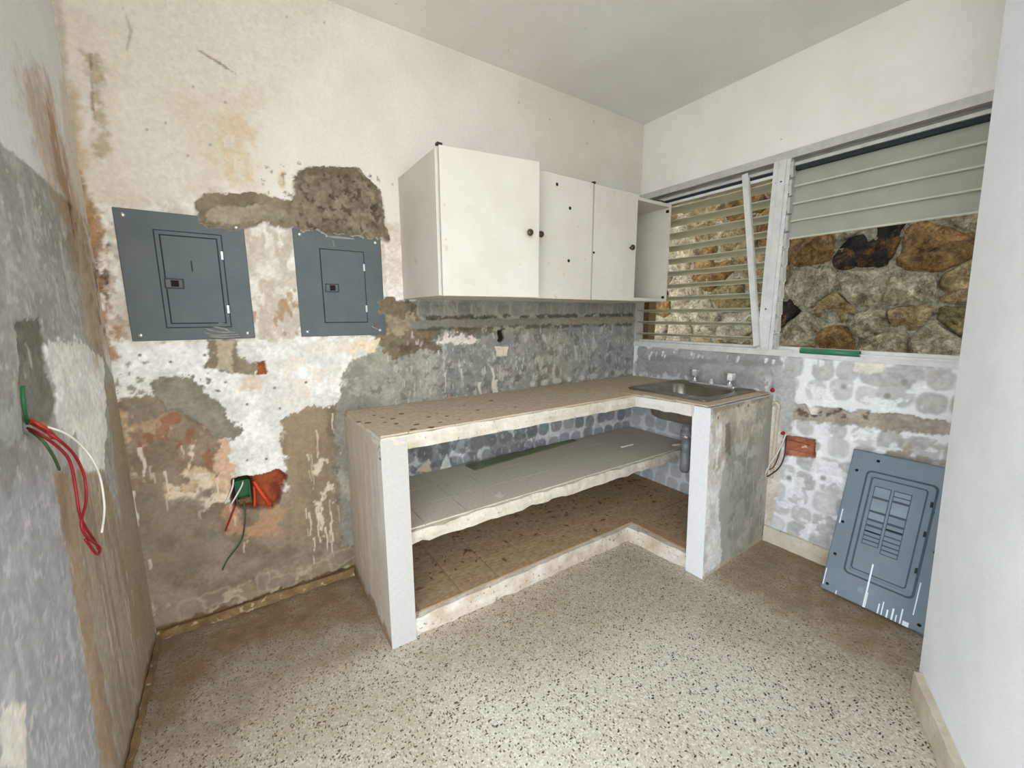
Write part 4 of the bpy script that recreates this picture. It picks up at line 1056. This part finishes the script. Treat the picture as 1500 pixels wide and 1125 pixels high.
# ================================================================== ELECTRICAL PANELS
def plate_frame(bm, x0, x1, z0, z1, y0, y1, wdt):
    bx(bm, x0, x1, y0, y1, z0, z0+wdt); bx(bm, x0, x1, y0, y1, z1-wdt, z1); bx(bm, x0, x0+wdt, y0, y1, z0+wdt, z1-wdt); bx(bm, x1-wdt, x1, y0, y1, z0+wdt, z1-wdt)
def panel(label, x0, x1, z0, z1, door, double, hx, latch, stroke=None):
    pn = tag(empty('breaker_box', ((x0+x1)/2, 0, z0)), label, 'breaker box')
    box('cover_plate', (x0, x1, .012, -.008, z0, z1), M['steel_grey'], pn, .003)
    a0, a1, c0, c1 = door
    bm = bmesh.new(); plate_frame(bm, a0, a1, c0, c1, -.0078, -.0086, .004); obj('door_gap', bm, M['groove'], pn)
    if double:
        bm = bmesh.new(); plate_frame(bm, a0+.004, a1-.004, c0+.004, c1-.004, -.0078, -.0115, .012); obj('door_frame', bm, M['steel_grey'], pn)
        bm = bmesh.new(); plate_frame(bm, a0+.016, a1-.016, c0+.016, c1-.016, -.0078, -.0088, .004); obj('door_gap', bm, M['groove'], pn)
        g = .02
    else: g = .004
    dr = box('door', (a0+g, a1-g, -.0078, -.012, c0+g, c1-g), M['steel_grey'], pn, .0012)
    lx, lz = latch
    bm = bmesh.new(); bx(bm, lx-.032, lx+.028, -.0115, -.0165, lz-.02, lz+.02, .002); lt = obj('latch', bm, M['steel_grey'], dr)
    bm = bmesh.new(); bx(bm, lx-.012, lx+.012, -.016, -.0172, lz-.012, lz+.012); obj('latch_opening', bm, M['dark'], dr)
    bm = bmesh.new(); plate_frame(bm, lx-.03, lx+.026, lz-.018, lz+.018, -.0164, -.0169, .003); obj('latch_rim', bm, M['groove'], dr)
    for fz in (.22, .8):
        zz = c0+(c1-c0)*(1-fz)
        bm = bmesh.new(); bx(bm, hx-.004, hx+.004, -.008, -.015, zz-.016, zz+.016, .001); obj('hinge', bm, M['screw'], pn)
    for sx_, sz_ in ((x0+.026, z0+.022), (x1-.026, z0+.022), (x0+.026, z1-.024), (x1-.026, z1-.03)):
        bm = bmesh.new(); lathe(bm, ((.009, 0), (.008, .003), (.004, .005), (0, .0055)), (sx_, -.008, sz_), (0, -1, 0), 12); obj('screw', bm, M['screw'], pn, True)
    if stroke:
        bm = bmesh.new(); bx(bm, stroke[0]-.0022, stroke[0]+.0022, -.012, -.0123, stroke[1], stroke[1]+.04, 0, None); obj('handwritten_numeral', bm, M['ink'], dr)
    return pn
q = [at(1, 0, *p) for p in ((223, 340), (325, 352), (333, 478), (240, 480))]
panel('grey steel breaker box with marked door, double-framed, next to the rust-stained corner', -2.838, -2.447, 1.236, 1.712, (-2.735, -2.525, 1.283, 1.648), True, -2.531, (-2.69, 1.452), (-2.632, 1.50))
panel('grey steel breaker box with flush single-framed door, below the thick mortar block', -2.27, -1.892, 1.236, 1.704, (-2.17, -1.975, 1.296, 1.628), False, -1.979, (-2.126, 1.455))
# mortar smeared over the covers
bb = [o for o in S.objects if o.name.startswith('breaker_box')]
def smear(par, pts_, r):
    bm = bmesh.new(); P_ = [at(1, -.0085, *q_) for q_ in pts_]
    tube_bm(bm, P_, lambda t: r*(.35+.65*math.sin(math.pi*min(1, t*.9+.08))), 6, 3)
    for v in bm.verts: v.co.y = -.0082+(v.co.y+.0085)*.25
    obj('mortar_smear', bm, M['smear'], par, True)
for pts_ in (((300, 481), (318, 486), (345, 487)), ((297, 486), (316, 491), (350, 490)), ((310, 478), (330, 482), (340, 488)), ((304, 492), (325, 494), (352, 493))): smear(bb[0], pts_, .004)
smear(bb[0], ((320, 473), (328, 476), (332, 475)), .009)
for pts_ in (((478, 346), (500, 348), (520, 350)), ((488, 352), (490, 362)), ((520, 388), (522, 402)), ((527, 434), (529, 446)), ((475, 404), (478, 408)), ((545, 478), (556, 484))): smear(bb[1], pts_, .007)
# cover leaning on the floor: frame built upright, then leaned
pl = empty('panel_cover', (-.24, -1.575, 0))
tag(pl, 'blue-grey steel breaker panel cover leaning on the wall by the floor', 'panel cover')
Pw, Ph = .372, .70
tilt = math.atan2(.212, .655)
yC = (at(2, 0, 1210, 865)[1]-Pw/2)
ML = Matrix.Translation((-.245, -1.408, .006)) @ Matrix.Rotation(math.radians(-3), 4, 'Z') @ Matrix.Rotation(tilt, 4, 'Y') @ Matrix.Rotation(math.radians(-1.2), 4, 'X')
# local frame: u runs along -y, thickness along -x, height along z
def lp(name, u0, u1, t0, t1, z0, z1, m, bev=0.0, par=pl):
    bm = bmesh.new(); bx(bm, -t1, -t0, -u0, -u1, z0, z1, bev, ML); return obj(name, bm, m, par)
def lframe(name, u0, u1, z0, z1, t0, t1, wdt, r, m, par=pl):
    bm = bmesh.new()
    A = rrect(u0, u1, z0, z1, r, 5); B = rrect(u0+wdt, u1-wdt, z0+wdt, z1-wdt, max(.002, r-wdt*.6), 5); n = len(A)
    va = [[bm.verts.new(ML @ Vector((-t, -u, z))) for u, z in P_] for P_ in (A, B) for t in (t0, t1)]
    for k in range(n):
        k2 = (k+1) % n
        for a_, b_ in ((0, 1), (1, 3), (3, 2), (2, 0)): bm.faces.new((va[a_][k], va[a_][k2], va[b_][k2], va[b_][k]))
    bmesh.ops.recalc_face_normals(bm, faces=bm.faces)
    return obj(name, bm, m, par)
bm = bmesh.new(); bx(bm, -.006, -.002, 0, -Pw, 0, Ph, .001, ML)
for a in ((-.006, .012, 0, -.003, 0, Ph), (-.006, .012, -Pw+.003, -Pw, 0, Ph), (-.006, .012, 0, -Pw, Ph-.003, Ph), (-.006, .012, 0, -Pw, 0, .003)): bx(bm, *a, M=ML)
obj('cover_plate', bm, M['steel_blue'], pl)
lframe('embossed_frame', .068, Pw-.055, .115, Ph-.085, .006, .0085, .008, .022, M['emboss'])
lframe('embossed_frame', .076, Pw-.063, .123, Ph-.093, .006, .0105, .014, .018, M['steel_blue'])
lframe('embossed_frame', .092, Pw-.085, .146, Ph-.112, .006, .0088, .005, .012, M['emboss'])
lp('inner_panel', .097, Pw-.09, .006, .0082, .151, Ph-.117, M['steel_blue'])
ua, ub, uc, ud = .112, .168, .182, .238
for (u0, u1, rows) in ((ua, ub, ((.50, .545), (.435, .49), (.395, .425), (.368, .385), (.338, .358), (.318, .332), (.298, .312), (.278, .292))),
                       (uc, ud, ((.525, .545), (.505, .52), (.44, .495), (.4, .43), (.372, .39), (.342, .362), (.32, .336), (.298, .314), (.278, .292), (.258, .272)))):
    lp('knockout_bed', u0-.003, u1+.003, .0078, .0086, rows[-1][0]-.004, rows[0][1]+.004, M['emboss'])
    for i, (z0, z1) in enumerate(rows):
        lp('knockout', u0, u1, .008, .0096, z0, z1, M['knock'] if i in (0, 1, 2) else M['steel_blue'], .0006)
    lp('empty_slot', u0, u1, .009, .0099, rows[4][0]-.005, rows[4][0]+.001, M['dark'])
for z in (.24, .40, .53): lp('hinge', Pw-.071, Pw-.063, .006, .013, z-.012, z+.012, M['groove'], .001)
lp('name_tag', .135, .155, .0055, .0068, .055, .08, M['knock'])
for u, z in ((.022, .03), (.024, .34), (.03, .6), (Pw-.022, .03), (Pw-.025, .34), (Pw-.06, .5), (.1, .665), (.024, .18)):
    bm = bmesh.new(); c_ = ML @ Vector((-.006, -u, z)); nn = (ML.to_3x3() @ Vector((-1, 0, 0))); lathe(bm, ((.007, 0), (.006, .0006), (0, .0008)), c_, nn, 10); obj('screw_hole', bm, M['dark'], pl)
for u, z0, z1, wd in ((.165, 0, .2, .006), (.168, .0, .07, .006), (.215, 0, .045, .005), (.228, 0, .06, .004), (.245, 0, .035, .006), (.262, 0, .05, .006), (.276, 0, .03, .004), (.29, 0, .065, .005), (.30, 0, .02, .02), (.06, 0, .018, .004), (.325, .06, .2, .004), (.012, .33, .4, .004), (.004, .02, .1, .004)):
    lp('paint_drip', u, u+wd, .006, .0068 if z1 < .15 else .0115, z0, z1, M['drip'], .0003)

# ================================================================== WIRES, SOCKETS, SMALL THINGS
def tl(px, py, off): p = at(0, XL+off, px, py); return tuple(p)
tag(tube('electrical_wire', [tl(42, 617, -.01), tl(62, 629, .035), tl(87, 645, .058), tl(110, 668, .06), tl(124, 700, .06), tl(126, 735, .06), tl(119, 765, .06), tl(126, 785, .06), tl(146, 802, .055), tl(142, 812, .055), tl(125, 790, .055)], .003, M['red']), 'red electrical wire with a looped end hanging out of the left wall', 'wire')
tag(tube('electrical_wire', [tl(38, 626, -.01), tl(60, 637, .025), tl(84, 654, .04), tl(102, 675, .05), tl(110, 710, .05), tl(116, 750, .05), tl(124, 770, .05), tl(137, 790, .05), tl(146, 806, .05)], .003, M['red']), 'straighter red electrical wire hanging out of the left wall', 'wire')
tag(tube('electrical_wire', [tl(40, 628, -.01), tl(62, 645, .03), tl(78, 668, .03), tl(87, 688, .02)], .0028, M['green_wire']), 'short green electrical wire drooping out of the left wall', 'wire')
tag(tube('electrical_wire', [tl(33, 566, .012), tl(34, 585, .014), tl(37, 605, .01), tl(42, 625, -.01)], .0035, M['green_box']), 'bright green electrical wire running up a chase in the left wall', 'wire')
tag(tube('electrical_wire', [tl(40, 618, -.01), tl(75, 627, .03), tl(100, 637, .05), tl(122, 656, .06), tl(138, 678, .07), tl(148, 705, .07), tl(153, 745, .07), tl(149, 780, .07)], .0024, M['white_wire']), 'white electrical wire arching out of the left wall', 'wire')
tag(tube('electrical_wire', [tl(40, 615, -.008), tl(55, 622, .015), tl(70, 630, .02), tl(78, 640, .012)], .006, M['orange']), 'stub of orange conduit poking out of the left wall', 'conduit')
# back-wall socket
def tb(px, py, off): p = at(1, -off, px, py); return tuple(p)
jb = tag(empty('junction_box', tuple(at(1, 0, 355, 740))), 'green plastic junction box set into the broken socket hole', 'junction box')
q0 = at(1, 0, 343, 706); q1 = at(1, 0, 369, 736)
x0, x1, z1, z0 = q0[0], q1[0], q0[2], q1[2]
bm = bmesh.new(); bx(bm, x0, x1, .046, .042, z0, z1); bx(bm, x0, x0+.004, .044, .0, z0, z1); bx(bm, x1-.004, x1, .044, .0, z0, z1); bx(bm, x0, x1, .044, .0, z1-.004, z1)
obj('box_shell', bm, M['green_box'], jb)
bm = bmesh.new(); rough_box(bm, (x0+.003, x1-.003, .043, .004, z0, z0+.022), .012, .004, 40, 3); obj('rubble', bm, M['debris'], jb)
tag(tube('conduit', [tb(371, 704, -.02), tb(380, 718, -.012), tb(396, 740, -.014)], .008, M['orange'], seg=12), 'thick slanting orange conduit beside the green junction box', 'conduit')
tag(tube('conduit', [tb(372, 712, -.03), tb(373, 725, -.026), tb(373, 742, -.024)], .006, M['orange'], seg=12), 'upright orange conduit stub beside the green junction box', 'conduit')
tag(tube('electrical_wire', [tb(345, 735, -.03), tb(344, 742, .01), tb(337, 760, .012), tb(330, 778, .012)], .0035, M['red']), 'short red wire drooping below the green junction box', 'wire')
tag(tube('electrical_wire', [tb(358, 730, -.03), tb(358, 740, .012), tb(359, 760, .016), tb(356, 785, .016), tb(349, 800, .014), tb(341, 810, .012), tb(332, 822, .01), tb(326, 835, .01)], .003, M['green_wire']), 'long olive wire curving down from the green junction box', 'wire')
tag(tube('electrical_wire', [tb(356, 703, -.02), tb(354, 712, .008), tb(345, 728, .012), tb(339, 738, .012)], .003, M['white_wire']), 'white wire crossing the green junction box', 'wire')
tag(tube('electrical_wire', [tb(342, 702, -.005), tb(341, 712, .008), tb(336, 726, .012), tb(330, 738, .01)], .003, M['white_wire']), 'white wire bent left of the green junction box', 'wire')
# right-hand socket hole: brick and wires
bk = at(0, 0, 1152, 643); bk2 = at(0, 0, 1191, 668)
bm = bmesh.new(); rough_box(bm, (.03, .004, bk[1], bk2[1], bk2[2], bk[2]-.006), .016, .0025, 40, 5)
tag(obj('clay_brick', bm, M['brick']), 'broken red clay brick exposed in the whitewashed wall', 'brick')
def tr(px, py, off): p = at(0, -off, px, py); return tuple(p)
tag(tube('electrical_wire', [tr(1152, 632, -.01), tr(1149, 642, .02), tr(1140, 662, .03), tr(1128, 680, .035), tr(1121, 695, .03), tr(1122, 698, .03)], .0035, M['white_wire']), 'white wire hanging from the wall beside the exposed brick', 'wire')
tag(tube('electrical_wire', [tr(1151, 634, -.01), tr(1151, 648, .02), tr(1149, 668, .03), tr(1142, 684, .03), tr(1132, 693, .03), tr(1124, 698, .03)], .0035, M['black_wire']), 'dark wire hanging from the wall beside the exposed brick', 'wire')
tag(tube('electrical_wire', [tr(1146, 646, .004), tr(1142, 662, .012), tr(1138, 674, .014), tr(1133, 684, .016), tr(1127, 688, .016)], .003, M['brown_wire']), 'brown wire hanging from the wall beside the exposed brick', 'wire')
bm = bmesh.new(); lathe(bm, ((.0, .022), (.008, .02), (.012, .0)), (0, at(0, 0, 1148, 634)[1], at(0, 0, 1148, 634)[2]), (-1, 0, 0), 10)
tag(obj('wire_sleeve', bm, M['red'], None, True), 'red plastic sleeve where wires leave the whitewashed wall', 'sleeve')
# capped pipe stub above the counter end
c_ = at(0, 0, 1134, 571)
ps = tag(empty('pipe_stub', (0, c_[1], c_[2])), 'red-capped white pipe stub in the wall beside the counter end', 'pipe stub')
bm = bmesh.new(); lathe(bm, ((.011, -.004), (.011, .018)), (0, c_[1], c_[2]), (-1, 0, 0), 12); obj('pipe', bm, M['plastic_white'], ps, True)
bm = bmesh.new(); lathe(bm, ((.012, .016), (.012, .024), (.008, .026), (0, .026)), (0, c_[1], c_[2]), (-1, 0, 0), 12); obj('cap', bm, M['red'], ps, True)
# grey hose bend at the counter end
tag(tube('water_pipe', [tr(1132, 592, .004), tr(1137, 590, .018), tr(1141, 596, .02), tr(1139, 606, .012), tr(1136, 640, .008), tr(1130, 700, .008)], .010, M['base_cream'], seg=10), 'cream pipe running down the wall beside the counter end', 'pipe')
# green glass louver blade lying on the shelf
bm = bmesh.new(); zs = .4672
bl = [at(2, zs, *p) for p in ((677, 690), (689, 698), (846, 651), (840, 645))]
g0 = np.array([-1.47, -.135]); g1 = np.array([-.63, -.05]); dd = (g1-g0)/np.linalg.norm(g1-g0); nn = np.array([-dd[1], dd[0]])
vs0 = []
for t, s_ in ((0, 0), (.86, 0), (.86, .1), (0, .1)):
    p = g0+dd*t+nn*s_; vs0.append((p[0], min(p[1], -.012)))
lo_ = [bm.verts.new((x, y, zs)) for x, y in vs0]; hi_ = [bm.verts.new((x, y, zs+.006)) for x, y in vs0]
bm.faces.new(list(reversed(lo_))); bm.faces.new(hi_)
for k in range(4): bm.faces.new((lo_[k], lo_[(k+1) % 4], hi_[(k+1) % 4], hi_[k]))
tag(obj('glass_slat', bm, M['green_glass']), 'dusty green glass louver slat lying on the counter shelf', 'glass slat')
# green hose on the sill
a_ = at(0, -.02, 1170, 521); c_ = at(0, -.02, 1258, 524)
bm = bmesh.new(); zt_ = ZS+.018
P0 = Vector((-.004, a_[1], ZS+.018+.015)); P1 = Vector((-.012, c_[1], ZS+.018+.015))
dv = (P1-P0).normalized()
rings = []
sd = dv.orthogonal().normalized(); s2 = dv.cross(sd)
for rad, t in ((.015, 0), (.015, .05), (.0155, .5), (.015, 1), (.011, 1), (.011, .02)):
    rings.append([bm.verts.new(P0+(P1-P0)*t+(sd*math.cos(a)+s2*math.sin(a))*rad) for a in [2*math.pi*k/16 for k in range(16)]])
for A, B in zip(rings, rings[1:]):
    for k in range(16): bm.faces.new((A[k], A[(k+1) % 16], B[(k+1) % 16], B[k]))
bmesh.ops.recalc_face_normals(bm, faces=bm.faces)
tag(obj('hose_piece', bm, M['green_hose'], None, True), 'short piece of green plastic hose lying on the window sill', 'hose')
# bits on the shelf
for (px, py, px2, py2, lab) in ((985, 652, 996, 651, 'small white plastic stick on the shelf near the drain pipe'), (910, 655, 927, 651, 'thin pale splinter in the middle of the counter shelf')):
    p = at(2, .47, px, py); q = at(2, .47, px2, py2)
    bm = bmesh.new(); tube_bm(bm, [p, q], .006, 6, 1)
    tag(obj('scrap', bm, M['plastic_white']), lab, 'scrap')
# dirt flecks on the left end of the countertop
rnd = random.Random(17); bm = bmesh.new()
for q in ((525, 616), (539, 618), (564, 618), (581, 620), (628, 610), (655, 609), (673, 615), (680, 592), (645, 619), (632, 627), (588, 604), (610, 622), (560, 610), (605, 630), (640, 605), (700, 600), (755, 596), (720, 585), (575, 612), (548, 606)):
    p = at(2, .885, *q); a = rnd.uniform(.6, 1.4)
    y_ = min(p[1], -.02); z_ = ztop(p[0], y_)+.0054
    vs = [bm.verts.new((p[0]+.012*a*math.cos(t)*rnd.uniform(.7, 1.2), y_+.008*a*math.sin(t)*rnd.uniform(.7, 1.2), z_+.001)) for t in [k*math.pi/4 for k in range(8)]]
    b2 = [bm.verts.new((v.co.x, v.co.y, z_-.0015)) for v in vs]
    bm.faces.new(vs)
    for k in range(8): bm.faces.new((b2[k], b2[(k+1) % 8], vs[(k+1) % 8], vs[k]))
tag(obj('dirt_flecks', bm, M['debris']), 'dark dried dirt flecks on the left end of the countertop', 'dirt', kind='stuff')
# litter on the base and a few dry leaves on the counter
rnd = random.Random(31)
def litter(bm, x, y, z, s_):
    a = rnd.uniform(0, 6.28); k = rnd.uniform(.25, .6); hh = s_*rnd.uniform(.12, .3)
    c, s2_ = math.cos(a)*s_, math.sin(a)*s_
    P_ = [(x-c, y-s2_, z), (x+s2_*k, y-c*k, z+hh), (x+c, y+s2_, z+hh*.3), (x-s2_*k, y+c*k, z+hh*.8)]
    vs = [bm.verts.new(p) for p in P_]; b2 = [bm.verts.new((p[0], p[1], p[2]-.002)) for p in P_]
    bm.faces.new(vs); bm.faces.new(list(reversed(b2)))
    for k_ in range(4): bm.faces.new((vs[k_], b2[k_], b2[(k_+1) % 4], vs[(k_+1) % 4]))
bm = bmesh.new()
for _ in range(260):
    x = rnd.uniform(-1.98, -.05); y = -abs(rnd.gauss(.2, .2))
    if y < -.55 or y > -.02:
        y = rnd.uniform(-.54, -.03)
    litter(bm, x, y, .0985, rnd.choice((.004, .006, .008, .012, .02))*rnd.uniform(.8, 1.2))
for _ in range(50): litter(bm, rnd.uniform(-.6, -.05), rnd.uniform(-.9, -.55), .0985, rnd.uniform(.004, .014))
tag(obj('leaf_litter', bm, M['debris']), 'dry leaf litter and dirt scattered over the counter base', 'litter', kind='stuff')
